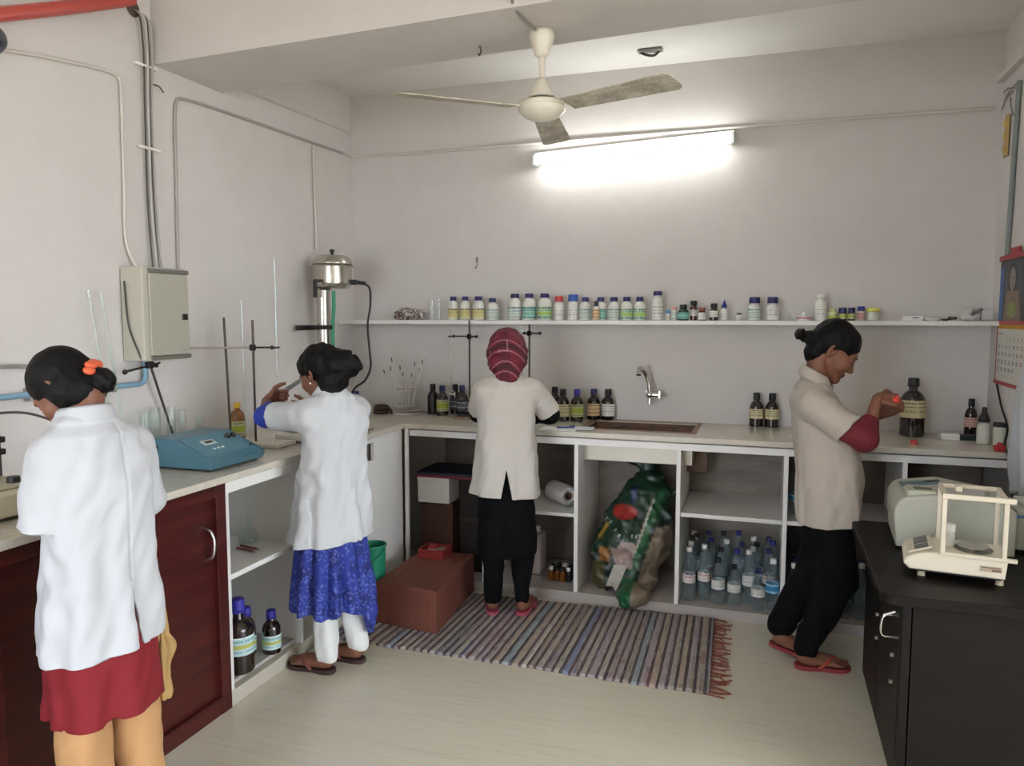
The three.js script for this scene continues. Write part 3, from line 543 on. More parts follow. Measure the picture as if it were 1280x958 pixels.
{
  const h = thing('wall_hook', 'small grey wire hook on the back wall above the yellow-labelled jars', 'hook', [0.88, 1.86, 0.002]);
  mesh(box(0.014, 0.03, 0.004, 0, 0.03, 0.002, 0.001), M.cableGrey, 'plate', h); mesh(tube([[0, 0.045, 0.004], [0.004, 0.01, 0.014], [-0.004, -0.012, 0.016], [-0.008, 0.0, 0.012]], 0.003, 16, 6), M.cableGrey, 'loop', h);
  const k = thing('soffit_hook', 'small dark hook under the beam left of the fan', 'hook', [1.46, 2.648, 1.46]);
  mesh(cyl(0.008, 0.008, 0.006, 0, 0.007, 0), M.cableGrey, 'plate', k); mesh(tube([[0, 0.01, 0], [0.004, -0.01, 0], [-0.004, -0.025, 0], [-0.008, -0.015, 0]], 0.003, 14, 6), M.cableDark, 'loop', k);
}
// ---------------------------------------------------------------- bottles and jars
const SH = 1.528;
const labelTex = {};
function labelMat(kind) {
  return labelTex[kind] ??= std('#ffffff', 0.7, {
    map: canvasTex(256, 64, (c, w, h) => {
      const P = {
        yellow: ['#d8d3a0', [[0, 12, '#6a675a'], [14, 18, '#c8bf7a'], [30, 4, '#8b855a'], [40, 10, '#cdb877']]], teal: ['#9fc2b9', [[0, 8, '#3f6e70'], [12, 10, '#5aa39b'], [30, 14, '#7fb6a5'], [54, 10, '#4d8a86']]],
        green: ['#b9cda0', [[0, 9, '#2f5f6a'], [14, 8, '#66a09d'], [26, 18, '#a3c46c'], [52, 12, '#5a8f96']]], pale: ['#c9d2ca', [[0, 8, '#69787b'], [20, 6, '#93a3a0'], [36, 5, '#9db0a2'], [52, 6, '#8b9a96']]],
        cream: ['#d6cba4', [[8, 5, '#6f664f'], [22, 5, '#8a8063'], [36, 10, '#a79a72']]], greenish: ['#c3c79a', [[6, 6, '#6f7350'], [20, 26, '#a7b245'], [52, 6, '#757a55']]], orange: ['#d5b98f', [[6, 6, '#6f5a44'], [24, 8, '#a9855b'], [44, 8, '#8f7250']]],
        white: ['#e2e1db', [[10, 5, '#9b9a94'], [24, 4, '#a5a49e'], [36, 6, '#8f8e88'], [50, 4, '#b5b4ae']]], dark: ['#3d424a', [[16, 6, '#c9cbd0'], [30, 4, '#9ea1a8'], [40, 8, '#b5b7bd']]], aqua: ['#b6d3d4', [[0, 5, '#e9f1ef'], [10, 8, '#7aa0a6'], [26, 14, '#b9b95e'], [48, 5, '#7f9fa4']]],
        pink: ['#c9a093', [[10, 6, '#8c6a60'], [30, 8, '#b98d80'], [48, 5, '#8c6a60']]], blue: ['#4f9fc4', [[4, 8, '#cfe3ea'], [22, 20, '#2f7fae'], [52, 6, '#d5e6ec']]], redband: ['#e0d8d4', [[0, 12, '#42506f'], [22, 6, '#b0606a'], [44, 12, '#d8cdc9']]], tealdark: ['#79b7a6', [[6, 8, '#3f7468'], [30, 6, '#a9d2c4'], [48, 6, '#3f7468']]],
      }[kind];
      c.fillStyle = P[0]; c.fillRect(0, 0, w, h);
      for (const [y, t, col] of P[1]) { c.fillStyle = col; for (let x = 0; x < w; x += 64) { if (t > 12) c.fillRect(x, y, 64, t); else { let q = x + 4; while (q < x + 58) { const l = rr(3, 14); c.fillRect(q, y, Math.min(l, x + 60 - q), t); q += l + rr(1, 4); } } } }
    }),
  });
}
// o: r, h (without the cap), neck [r, h], cap [r, h, material], mat, label [y0, y1, kind], shoulder (length of the slope)
function bottle(name, label, cat, x, y, z, o, group, turn = 0) {
  const b = thing(name, label, cat, [x, y, z], turn, group), { r, h } = o, [nr, nh] = o.neck, sh = o.shoulder ?? r * 0.7, hs = h - nh - sh;
  const pts = [[0, 0.002], [r * 0.7, 0.0], [r * 0.93, 0.001], [r, r * 0.12], [r, hs]];
  for (let i = 1; i <= 6; i++) { const a = (i / 6) * Math.PI / 2, k = o.round ?? 1; pts.push([nr + (r - nr) * (k * Math.cos(a) + (1 - k) * (1 - i / 6)), hs + sh * (k * Math.sin(a) + (1 - k) * (i / 6))]); }
  pts.push([nr, h], [nr * 0.7, h], [0, h]);
  mesh(lathe(pts, 26), o.mat, 'body', b);
  if (o.label) mesh(new THREE.CylinderGeometry(r + 0.0012, r + 0.0012, (o.label[1] - o.label[0]) * h, 26, 1, true, o.arc ? Math.PI * (1 - o.arc) + (o.arcTurn ?? 0) : 0, o.arc ? Math.PI * 2 * o.arc : Math.PI * 2).translate(0, ((o.label[0] + o.label[1]) / 2) * h, 0).rotateY(o.arc ? Math.PI : 0), labelMat(o.label[2]), 'label', b);
  if (o.cap) {
    const [cr, ch, cm] = o.cap, c0 = h - ch * 0.35, n = 24, ps = [];
    mesh(lathe([[0, c0], [cr, c0], [cr * 1.03, c0 + ch * 0.1], [cr, c0 + ch * 0.9], [cr * 0.9, c0 + ch], [0, c0 + ch]], n), cm, 'cap', b);
    if (o.ring) mesh(cyl(cr * 1.08, cr * 1.08, ch * 0.16, 0, c0 - ch * 0.17, 0), cm, 'cap_ring', b);
  }
  return b;
}
const jar = (w, h, cap, label, mat = M.plastic) => ({ r: w / 2, h: h - 0.012, neck: [w * 0.3, 0.018], shoulder: h * 0.17, cap: [w * 0.31, 0.026, cap], label: [0.08, 0.56, label], mat });
const ordinals = ['first', 'second', 'third', 'fourth', 'fifth'];
[[0.759, 0.062], [0.838, 0.062], [0.926, 0.074], [1.018, 0.072]].forEach(([x, w], i) => bottle('reagent_jar', i < 3 ? `white plastic jar with navy cap and yellow label, ${ordinals[i]} of the yellow-labelled row on shelf` : 'white plastic jar with navy cap and pale grey-green label ending the yellow row', 'jar', x, SH, 0.1, jar(w, i === 3 ? 0.129 : 0.141, M.capNavy, i === 3 ? 'pale' : 'yellow'), 'white reagent jars on the wall shelf', rr(-0.3, 0.3)));
[[1.161, 0.082, 'pale'], [1.252, 0.08, 'teal'], [1.348, 0.084, 'green']].forEach(([x, w, k], i) => bottle('reagent_jar', ['tall white jar with grey-blue label above the maroon headscarf', 'tall white jar with teal label between two other tall jars', 'tall white jar with green striped label beside red-capped jar'][i], 'jar', x, SH, 0.1, jar(w, 0.154, M.capNavy, k), 'white reagent jars on the wall shelf', rr(-0.3, 0.3)));
bottle('reagent_jar', 'small white jar with bright red cap on the shelf', 'jar', 1.437, SH, 0.1, { ...jar(0.058, 0.134, M.capRed, 'white'), cap: [0.024, 0.032, M.capRed] });
bottle('reagent_jar', 'white jar with wide blue screw lid on the shelf', 'jar', 1.522, SH, 0.1, { ...jar(0.06, 0.138, M.capBlue, 'white'), neck: [0.025, 0.02], cap: [0.028, 0.04, std('#2f57a8', 0.45)] });
[[1.596, 'pale'], [1.687, 'teal'], [1.765, 'pale'], [1.84, 'green'], [1.915, 'green']].forEach(([x, k], i) => bottle('reagent_jar', `white jar with navy cap, ${ordinals[i]} of five alike standing below the tube light's end`, 'jar', x, SH, 0.1, jar(0.066, 0.13, M.capNavy, k), 'white reagent jars on the wall shelf', rr(-0.4, 0.4)));
bottle('dropper_bottle', 'small white bottle with black cap standing before the five navy-capped jars', 'bottle', 1.672, SH, 0.155, { r: 0.019, h: 0.092, neck: [0.01, 0.014], shoulder: 0.014, cap: [0.012, 0.03, M.capBlack], label: [0.06, 0.72, 'orange'], mat: M.plastic });
bottle('tall_jar', 'tallest slim white bottle with navy cap on the shelf', 'bottle', 2.016, SH, 0.1, { r: 0.029, h: 0.15, neck: [0.02, 0.02], shoulder: 0.014, cap: [0.024, 0.024, M.capNavy], label: [0.05, 0.62, 'white'], mat: M.plastic });
bottle('small_bottle', 'small clear bottle with light blue cap beside the tallest bottle', 'bottle', 2.074, SH, 0.1, { r: 0.015, h: 0.046, neck: [0.01, 0.01], shoulder: 0.01, cap: [0.013, 0.02, std('#3f86b8', 0.4)], mat: M.plastic });
bottle('small_bottle', 'small pale bottle with pink cap beside dark green bottle', 'bottle', 2.112, SH, 0.11, { r: 0.018, h: 0.066, neck: [0.012, 0.012], shoulder: 0.01, cap: [0.014, 0.016, std('#d59a92', 0.5)], label: [0.1, 0.7, 'pale'], mat: M.plastic });
bottle('brown_bottle', 'short black-green bottle with teal label on the shelf', 'bottle', 2.163, SH, 0.12, { r: 0.03, h: 0.074, neck: [0.018, 0.014], shoulder: 0.016, cap: [0.02, 0.024, M.capBlack], label: [0.12, 0.62, 'tealdark'], mat: std('#1e3a33', 0.25) });
bottle('brown_bottle', 'brown bottle with black cap rising behind the teal-labelled one', 'bottle', 2.214, SH, 0.06, { r: 0.022, h: 0.096, neck: [0.013, 0.014], shoulder: 0.018, cap: [0.018, 0.024, M.capBlack], label: [0.28, 0.62, 'white'], mat: M.amberLight });
bottle('brown_bottle', 'short brown bottle with reddish cap and cream label on shelf', 'bottle', 2.264, SH, 0.11, { r: 0.021, h: 0.06, neck: [0.014, 0.01], shoulder: 0.008, cap: [0.017, 0.02, std('#8a4a3a', 0.5)], label: [0.1, 0.74, 'white'], mat: M.amberLight });
bottle('brown_bottle', 'black bottle with white label beside the blue dropper bottle', 'bottle', 2.327, SH, 0.1, { r: 0.024, h: 0.08, neck: [0.015, 0.016], shoulder: 0.012, cap: [0.018, 0.024, M.capBlack], label: [0.25, 0.68, 'white'], mat: M.amber });
{
  const b = bottle('dropper_bottle', 'clear squeeze bottle with pointed blue dropper top on shelf', 'bottle', 2.383, SH, 0.1, { r: 0.02, h: 0.074, neck: [0.012, 0.01], shoulder: 0.012, label: [0.08, 0.6, 'white'], mat: M.plastic });
  mesh(lathe([[0, 0.072], [0.015, 0.072], [0.014, 0.084], [0.006, 0.1], [0.0035, 0.112], [0, 0.112]], 20), M.capBlue, 'cap', b);
}
bottle('small_bottle', 'tiny white pot with grey lid alone on the shelf', 'bottle', 2.462, SH, 0.1, { r: 0.0145, h: 0.036, neck: [0.011, 0.008], shoulder: 0.006, cap: [0.0125, 0.01, std('#4c4744', 0.5)], mat: M.plastic });
[2.542, 2.636].forEach((x, i) => bottle('clear_bottle', ['translucent bottle with wide navy cap and grey label on shelf', 'translucent bottle with wide navy cap and white label on shelf'][i], 'bottle', x, SH, 0.1, { r: 0.033, h: 0.106, neck: [0.022, 0.022], shoulder: 0.018, cap: [0.028, 0.034, M.capNavy], label: [0.1, 0.6, i ? 'white' : 'pale'], mat: std('#d9dbd8', 0.35) }));
{
  const g = thing('glass_beaker', 'small low glass dish beside navy-capped bottles on the shelf', 'glassware', [2.7, SH, 0.1]);
  mesh(lathe([[0, 0], [0.022, 0], [0.024, 0.003], [0.024, 0.042], [0.027, 0.045], [0.0225, 0.042], [0.0225, 0.005], [0, 0.005]]), M.glass, 'glass', g);
  const p = thing('petri_dish', 'stack of clear lidded dishes with red rim on the shelf', 'glassware', [2.798, SH, 0.1]);
  mesh(merge([cyl(0.038, 0.038, 0.014, 0, 0.0, 0), cyl(0.04, 0.04, 0.007, 0, 0.018, 0)]), std('#dcdad6', 0.25), 'dish', p); mesh(cyl(0.0385, 0.0385, 0.006, 0, 0.012, 0), std('#a8323a', 0.4), 'red_rim', p);
  mesh(lathe([[0, 0.025], [0.012, 0.025], [0.01, 0.04], [0.004, 0.046], [0, 0.046]]), M.plastic, 'lid_knob', p);
}
bottle('tall_jar', 'tall white bottle with white cap standing alone near the woman with hair bun', 'bottle', 2.88, SH, 0.1, { r: 0.029, h: 0.128, neck: [0.017, 0.02], shoulder: 0.02, cap: [0.022, 0.02, M.capWhite], label: [0.1, 0.55, 'white'], mat: M.plastic });
bottle('small_bottle', 'small yellowish clear bottle beside two dark ones on shelf', 'bottle', 2.937, SH, 0.1, { r: 0.022, h: 0.056, neck: [0.014, 0.01], shoulder: 0.01, cap: [0.016, 0.014, std('#c8c98a', 0.5)], label: [0.1, 0.6, 'greenish'], mat: std('#d6d5a8', 0.3) });
[[2.988, 0.022], [3.031, 0.0185]].forEach(([x, r], i) => bottle('brown_bottle', ['wider of two short dark bottles with navy caps on shelf', 'slimmer of two short dark bottles with navy caps on shelf'][i], 'bottle', x, SH, 0.1, { r, h: 0.05, neck: [r * 0.8, 0.006], shoulder: 0.006, cap: [r * 0.9, 0.03, M.capNavy], label: [0.2, 0.75, 'greenish'], mat: M.amber }));
bottle('small_bottle', 'small pinkish bottle with blue cap beside yellow-lidded pot', 'bottle', 3.077, SH, 0.1, { r: 0.017, h: 0.06, neck: [0.013, 0.008], shoulder: 0.006, cap: [0.0175, 0.024, M.capBlue], label: [0.1, 0.7, 'pink'], mat: M.plastic });
bottle('plastic_pot', 'clear pot with bright yellow lid on the shelf', 'pot', 3.135, SH, 0.1, { r: 0.03, h: 0.055, neck: [0.027, 0.006], shoulder: 0.004, cap: [0.032, 0.018, std('#d9d95a', 0.5)], mat: std('#d5d6cb', 0.35) });
{
  const t = thing('white_carton', 'flat white carton with black mark lying on the shelf', 'carton', [3.32, SH, 0.1]);
  mesh(box(0.09, 0.026, 0.06), M.paper, 'box', t); mesh(box(0.03, 0.004, 0.001, 0.01, 0.014, 0.0305, 0), M.black, 'mark', t);
  const p = thing('plastic_packet', 'crumpled clear-white packet lying beside the flat carton', 'packet', [3.41, SH, 0.1]);
  mesh(surface((x, y, z) => ell([0, 0.01, 0], [0.042, 0.014, 0.03])(x, y, z) - N3(x * 60, y * 60, z * 60) * 0.006, [-0.06, 0, -0.05], [0.06, 0.04, 0.05], 0.004), std('#d2d0cc', 0.3), 'film', p);
  const c = thing('black_clips', 'black spring clip lying on the shelf near the white bundle', 'clip', [3.49, SH, 0.1]);
  mesh(merge([rod([-0.035, 0.006, 0], [0.03, 0.012, 0.01], 0.004), rod([-0.01, 0.004, 0], [0, 0.022, 0.01], 0.004), rod([0, 0.02, 0], [0.035, 0.018, 0], 0.003)]), M.black, 'clip_arm', c); mesh(cyl(0.012, 0.012, 0.01, -0.02, 0, 0.01), M.black, 'clip_pad', c);
  const w = thing('cloth_bundle', 'white cloth bundle with grey stripe at the shelf end', 'cloth', [3.585, SH, 0.1]);
  mesh(surface((x, y, z) => ell([0, 0.026, 0], [0.045, 0.034, 0.045])(x, y, z) - N3(x * 40, y * 50, z * 40) * 0.012, [-0.07, 0, -0.07], [0.07, 0.075, 0.07], 0.0045), std('#c9c6c0', 0.85), 'fabric', w);
  mesh(merge([rod([-0.01, 0.03, 0.05], [0.04, 0.06, 0.035], 0.008)]), std('#716f6d', 0.7), 'stripe', w);
  const q = thing('white_packet', 'white packet standing in the corner end of the shelf', 'packet', [3.655, SH, 0.1]);
  mesh(box(0.055, 0.062, 0.05, 0, 0, 0, 0.012), std('#cfcdc8', 0.5), 'packet_body', q);
  const bg = thing('crumpled_bag', 'crumpled clear bag of brown pieces on the shelf\'s left end', 'bag', [0.452, SH, 0.1]);
  mesh(surface((x, y, z) => ell([0, 0.028, 0], [0.105, 0.05, 0.06])(x, y, z) - N3(x * 30, y * 40, z * 30) * 0.02, [-0.14, 0, -0.09], [0.14, 0.1, 0.09], 0.006, (x, y, z) => { const n = N3(x * 55, y * 60, z * 55); return n > 0.18 ? lin('#5b3a30') : n < -0.2 ? lin('#3a3634') : lin('#b7afa8'); }), phys('#ffffff', 0.3, { vertexColors: true, clearcoat: 0.5 }), 'film', bg);
  for (const [i, x] of [0.612, 0.66].entries()) { const g = thing('glass_cylinder', ['clear glass tube jar beside the crumpled bag on shelf', 'clear glass tube jar beside the first yellow-labelled jar'][i], 'glassware', [x, SH, 0.1]); mesh(lathe([[0, 0], [0.02, 0], [0.021, 0.003], [0.021, 0.13], [0.0195, 0.13], [0.0195, 0.006], [0, 0.006]]), M.glass, 'glass', g); }
}

// ---------------------------------------------------------------- brown bottles on the worktop
const brown = (r, h, cap, lab, more = {}) => ({ r, h: h - 0.016, neck: [r * 0.42, h * 0.13], shoulder: h * 0.2, round: 0.6, cap: [r * 0.5, h * 0.17, cap], ring: 1, label: [0.16, 0.6, lab], mat: M.amber, arc: 0.6, ...more });
[[0.615, 0.1, 0.033, 0.184, M.capBlack, 'dark', 'dark bottle with black cap beside the pipette stand on worktop', { mat: std('#22231f', 0.15), label: null }], [0.702, 0.15, 0.034, 0.181, M.capNavy, 'greenish', 'dark bottle with navy cap and lime label nearest the pipette stand'], [0.757, 0.07, 0.032, 0.184, M.capBlack, 'dark', 'black-capped dark bottle between two navy-capped ones'], [0.815, 0.1, 0.034, 0.182, M.capNavy, 'dark', 'dark bottle with navy cap and dark printed label behind scarfed woman'], [0.872, 0.06, 0.034, 0.14, M.capBlack, 'pale', 'short dark bottle with pale label at scarfed woman\'s elbow']].forEach(([x, z, r, h, c, k, l, m]) => bottle('brown_bottle', l, 'bottle', x, CT, z, brown(r + 0.002, h, c, k, m), 'dark bottles between pipette stand and scarfed woman', 0.2));
[[1.40, 0.05, 0.034, 0.184, M.capBlack, 'cream', 'dark bottle farthest back, half hidden behind the scarfed woman\'s sleeve'], [1.481, 0.16, 0.034, 0.183, M.capBlack, 'cream', 'dark bottle with black cap and cream label by scarfed woman'], [1.562, 0.145, 0.034, 0.183, M.capViolet, 'greenish', 'dark bottle with violet cap and lime label near papers'], [1.642, 0.06, 0.0355, 0.18, M.capNavy, 'orange', 'dark bottle with navy cap and orange-cream label left of sink'], [1.727, 0.05, 0.0355, 0.18, M.capBlack, 'white', 'dark bottle with black cap and pale label beside the sink']].forEach(([x, z, r, h, c, k, l]) => bottle('brown_bottle', l, 'bottle', x, CT, z, brown(r + 0.0025, h, c, k), 'dark bottles beside the sink', 0.2));
[2.566, 2.65].forEach((x, i) => bottle('brown_bottle', ['dark bottle with cream band nearer the tap of a touching pair', 'dark bottle with cream band of a touching pair, closer to woman with bun'][i], 'bottle', x, CT, 0.05, brown(0.037, 0.184, M.capBlack, 'cream', { label: [0.28, 0.6, 'cream'] }), 'pair of cream-banded dark bottles', 0.1));
bottle('brown_bottle', 'large dark bottle with cream label before the woman with hair bun', 'bottle', 3.33, CT, 0.16, { ...brown(0.059, 0.292, M.capBlack, 'cream'), label: [0.36, 0.68, 'cream'], neck: [0.021, 0.04], shoulder: 0.05, cap: [0.026, 0.036, M.capBlack], arc: 0.75 }, null, 0.2);
bottle('brown_bottle', 'dark bottle with pink label near the right wall', 'bottle', 3.61, CT, 0.09, brown(0.029, 0.19, M.capBlack, 'pink', { label: [0.3, 0.58, 'pink'] }));
{
  const b = bottle('dropper_bottle', 'white bottle with black conical dropper cap by the right wall', 'bottle', 3.615, CT, 0.32, { r: 0.029, h: 0.11, neck: [0.015, 0.01], shoulder: 0.016, mat: M.plasticGrey });
  mesh(lathe([[0, 0.108], [0.026, 0.108], [0.025, 0.12], [0.012, 0.15], [0.009, 0.178], [0, 0.178]], 20), M.capBlack, 'cap', b);
  bottle('plastic_pot', 'pale pot with black lid in the worktop corner', 'pot', 3.672, CT, 0.36, { r: 0.026, h: 0.098, neck: [0.024, 0.006], shoulder: 0.006, cap: [0.028, 0.02, M.capBlack], mat: M.plasticGrey });
  const w = thing('white_box', 'small white box lying on the worktop near the large dark bottle', 'box', [3.49, CT, 0.22]); mesh(box(0.085, 0.03, 0.05), M.paper, 'carton', w); mesh(box(0.086, 0.012, 0.051, 0, 0.009, 0, 0.002), std('#d8d2c4', 0.7), 'lid_edge', w);
  const k = thing('black_box', 'flat black box lying beside the small white box', 'box', [3.573, CT, 0.21], 0.1); mesh(box(0.08, 0.026, 0.05), std('#20262a', 0.5), 'case', k); mesh(box(0.082, 0.006, 0.052, 0, 0.018, 0, 0.002), std('#2c3438', 0.5), 'lid', k);
  const r = thing('red_stopper', 'red bottle cap lying on the worktop in front of the large dark bottle', 'cap', [3.297, CT, 0.44]); mesh(lathe([[0, 0], [0.015, 0], [0.0165, 0.003], [0.0155, 0.018], [0.012, 0.021], [0, 0.021]]), M.capRed, 'cap_shell', r); mesh(cyl(0.017, 0.017, 0.004), M.capRed, 'cap_ring', r);
  const rd = thing('red_plug', 'red plastic plug lying at the worktop\'s end by the wall', 'plug', [3.632, CT, 0.535]); mesh(box(0.045, 0.028, 0.04, 0, 0, 0, 0.008), M.red, 'housing', rd); mesh(cyl(0.012, 0.01, 0.014, 0, 0.026, 0), M.red, 'neck', rd);
  pipe('hanging_cable', 'thin black cable hanging from below the calendar over the worktop end', 'cord', [[W - 0.012, 1.225, 0.2], [W - 0.012, 1.12, 0.3], [W - 0.012, 1.03, 0.42], [W - 0.04, 0.958, 0.49], [W - 0.05, 0.948, 0.565], [W - 0.05, 0.935, 0.589], [W - 0.045, 0.88, 0.598], [W - 0.03, 0.75, 0.62], [W - 0.02, 0.6, 0.63]], 0.0045, M.black, 60);
}
// papers, pen, sink-side things
{
  const p = thing('papers', 'white papers with a pen lying on the worktop left of sink', 'papers', [1.6, CT, 0.49], 0.05);
  mesh(box(0.2, 0.004, 0.12, -0.05, 0, 0.01, 0.001), M.paper, 'sheet', p); mesh(box(0.19, 0.003, 0.11, 0.04, 0.0042, -0.012, 0.001).rotateY(0.06), std('#d5d5da', 0.8), 'sheet', p);
  const pen = thing('pen', 'blue pen lying across the white papers', 'pen', [1.585, CT + 0.0085, 0.5], 0.45); mesh(rod([-0.05, 0.004, 0], [0.05, 0.004, 0], 0.004), M.capBlue, 'barrel', pen); mesh(rod([0.02, 0.009, 0], [0.052, 0.009, 0], 0.0018), M.capNavy, 'pocket_clip', pen);
  const f = thing('wooden_holder', 'brown wooden test tube holder lying beside the scarfed woman', 'holder', [0.9, CT, 0.28], 0.15); mesh(merge([box(0.13, 0.012, 0.014, 0, 0, 0.0, 0.004), box(0.12, 0.01, 0.012, 0.005, 0.001, 0.018, 0.003)]), std('#8a6747', 0.6), 'arm', f); mesh(rod([0.02, 0.008, -0.004], [0.02, 0.008, 0.026], 0.004), M.steelDull, 'spring', f);
}
{
  const t = thing('wall_tap', 'chrome tap on the back wall above the sink', 'tap', [1.975, 1.1, 0.0]);
  mesh(merge([cyl(0.026, 0.026, 0.008).rotateX(Math.PI / 2).translate(0, 0, 0.003), cyl(0.012, 0.012, 0.05).rotateX(Math.PI / 2).translate(0, 0, 0.008), new THREE.SphereGeometry(0.02, 16, 12).translate(0, 0, 0.06)]), M.chrome, 'tap_body', t);
  mesh(tube([[0, 0.005, 0.06], [-0.004, 0.06, 0.065], [-0.02, 0.105, 0.08], [-0.035, 0.13, 0.11], [-0.04, 0.12, 0.14], [-0.04, 0.1, 0.15]], 0.0125, 40, 12), M.chrome, 'spout', t);
  mesh(merge([cyl(0.014, 0.014, 0.03).rotateZ(-Math.PI / 2).translate(0.015, 0, 0.06), box(0.018, 0.045, 0.03, 0.048, -0.022, 0.06, 0.006)]), M.chrome, 'handle', t);
  mesh(tube([[0, -0.01, 0.06], [0, -0.045, 0.062]], 0.009, 8, 10), M.chrome, 'outlet', t);
}
scene.children[scene.children.length - 1].scale.setScalar(1.2);
// retort stands
function retort(name, label, x, z, top, base, cl, opt = {}) {
  const s = thing(name, label, 'stand', [x, CT, z]);
  mesh(box(...base[0], base[1][0], 0, base[1][1], 0.005), opt.base ?? M.iron, 'base', s);
  mesh(rod([0, base[0][1] * 0.8, 0], [opt.lean ?? 0, top - CT, 0], 0.0058), M.rodm, 'rod', s);
  for (const c of cl) {
    const m = mesh(merge([box(0.024, 0.03, 0.024, 0, c.y - CT - 0.015, 0.004, 0.005), rod([0, c.y - CT, 0.006], [c.dx, c.y - CT + (c.dy ?? 0), c.dz], 0.0045), new THREE.SphereGeometry(0.01, 10, 8).translate(c.dx, c.y - CT + (c.dy ?? 0), c.dz), rod([0, c.y - CT, 0], [-0.3 * c.dx, c.y - CT, -0.3 * c.dz], 0.004)]), M.iron, 'clamp', s);
    if (c.jaw) mesh(merge([tube([[c.dx, c.y - CT, c.dz], [c.dx * 1.1, c.y - CT, c.dz + 0.018], [c.dx * 1.35, c.y - CT, c.dz + 0.015]], 0.004, 10, 6), tube([[c.dx, c.y - CT, c.dz], [c.dx * 1.1, c.y - CT, c.dz - 0.018], [c.dx * 1.35, c.y - CT, c.dz - 0.015]], 0.004, 10, 6)]), M.iron, 'jaw', m);
  }
  return s;
}
function burette(label, x, z, y0, y1, r = 0.006, tapd = true, fill) {
  const b = thing('burette', label, 'glassware', [x, 0, z]);
  mesh(lathe([[0.002, y0], [0.0025, y0 + 0.06], [r, y0 + 0.09], [r, y1], [r * 0.85, y1], [r * 0.85, y0 + 0.092], [0.0012, y0 + 0.062], [0.001, y0]], 14), M.glassTint, 'glass_tube', b);
  if (tapd) mesh(merge([rod([-0.018, y0 + 0.05, 0], [0.022, y0 + 0.05, 0], 0.005), box(0.006, 0.026, 0.012, 0.024, y0 + 0.037, 0, 0.002)]), M.plastic, 'stopcock', b);
  return b;
}
retort('retort_stand', 'dark retort stand with clamp behind the scarfed woman\'s left', 0.905, 0.2, 1.528, [[0.13, 0.014, 0.1], [0.0, 0.02]], [{ y: 1.432, dx: -0.09, dz: 0.03, jaw: 1 }, { y: 1.43, dx: 0.045, dz: 0.0 }], {});
burette('burette clamped to the stand on the scarfed woman\'s left', 0.795, 0.23, 1.03, 1.47, 0.006);
retort('retort_stand', 'dark retort stand rising right of the scarfed woman\'s head', 1.275, 0.17, 1.528, [[0.13, 0.014, 0.1], [0.0, 0.02]], [{ y: 1.452, dx: 0.065, dz: 0.0 }, { y: 1.452, dx: -0.03, dz: 0.0, jaw: 1 }]);
burette('burette right above the scarfed woman\'s head', 1.232, 0.18, 1.05, 1.49, 0.007);
// pipette carousel
{
  const s = thing('pipette_stand', 'clear round pipette stand holding thin glass pipettes near the corner', 'stand', [0.44, CT, 0.13]);
  const ac = std('#d6cfc8', 0.2);
  mesh(merge([cyl(0.1, 0.1, 0.012), cyl(0.085, 0.1, 0.006, 0, 0.012, 0)]), ac, 'base', s); mesh(cyl(0.009, 0.009, 0.2, 0, 0.012, 0), ac, 'post', s); mesh(cyl(0.07, 0.07, 0.008, 0, 0.145, 0), ac, 'disc', s); mesh(cyl(0.07, 0.07, 0.006, 0, 0.05, 0), ac, 'disc', s); mesh(new THREE.SphereGeometry(0.014, 14, 10).translate(0, 0.21, 0), ac, 'knob', s);
  for (let i = 0; i < 9; i++) {
    const a = (i / 9) * 6.283 + 0.2, l = [0.36, 0.3, 0.4, 0.33, 0.37, 0.29, 0.41, 0.32, 0.35][i], lean = 0.05 + 0.05 * ((i * 37) % 5) / 5;
    const p = thing('pipette', `thin glass pipette in the round stand, ${['rear', 'rear right', 'far right', 'front right', 'front', 'front left', 'left', 'far left', 'rear left'][(i + 4) % 9]} of its ring`, 'pipette', [0.43, CT, 0.13], 0, 'pipettes in the round stand');
    const A = [Math.sin(a) * 0.055, 0.06, Math.cos(a) * 0.055], B = [Math.sin(a) * (0.055 + lean), l, Math.cos(a) * (0.055 + lean)], at = (t) => A.map((v, k) => v + (B[k] - v) * t);
    mesh(merge([rod(A, at(0.7), 0.004), rod(at(0.7), B, 0.0026)]), std('#d9d6cd', 0.2), 'glass_tube', p); mesh(rod(at(0.74), at(0.83), 0.0034), i % 3 ? M.cableDark : M.capNavy, 'mark_band', p);
  }
  const c = thing('rubber_coil', 'small coil of dark brown rubber tubing on the corner worktop', 'tubing', [0.3, CT, 0.2]);
  for (let i = 0; i < 4; i++) mesh(new THREE.TorusGeometry(0.044 - (i % 2) * 0.006, 0.0085, 8, 30).rotateX(Math.PI / 2 + rr(-0.1, 0.1)).translate(rr(-0.004, 0.004), 0.0095 + i * 0.0125, rr(-0.004, 0.004)), std('#3a2620', 0.5), 'turn', c);
  mesh(tube([[0.04, 0.02, 0], [0.07, 0.03, 0.01], [0.09, 0.01, 0.03]], 0.008, 14, 8), std('#3a2620', 0.5), 'loose_end', c);
  bottle('wash_bottle', 'white wash bottle with dark cap behind the woman in blue', 'bottle', 0.2, CT, 0.34, { r: 0.034, h: 0.14, neck: [0.016, 0.014], shoulder: 0.022, cap: [0.019, 0.02, M.capNavy], mat: std('#cdd3c6', 0.4) });
}
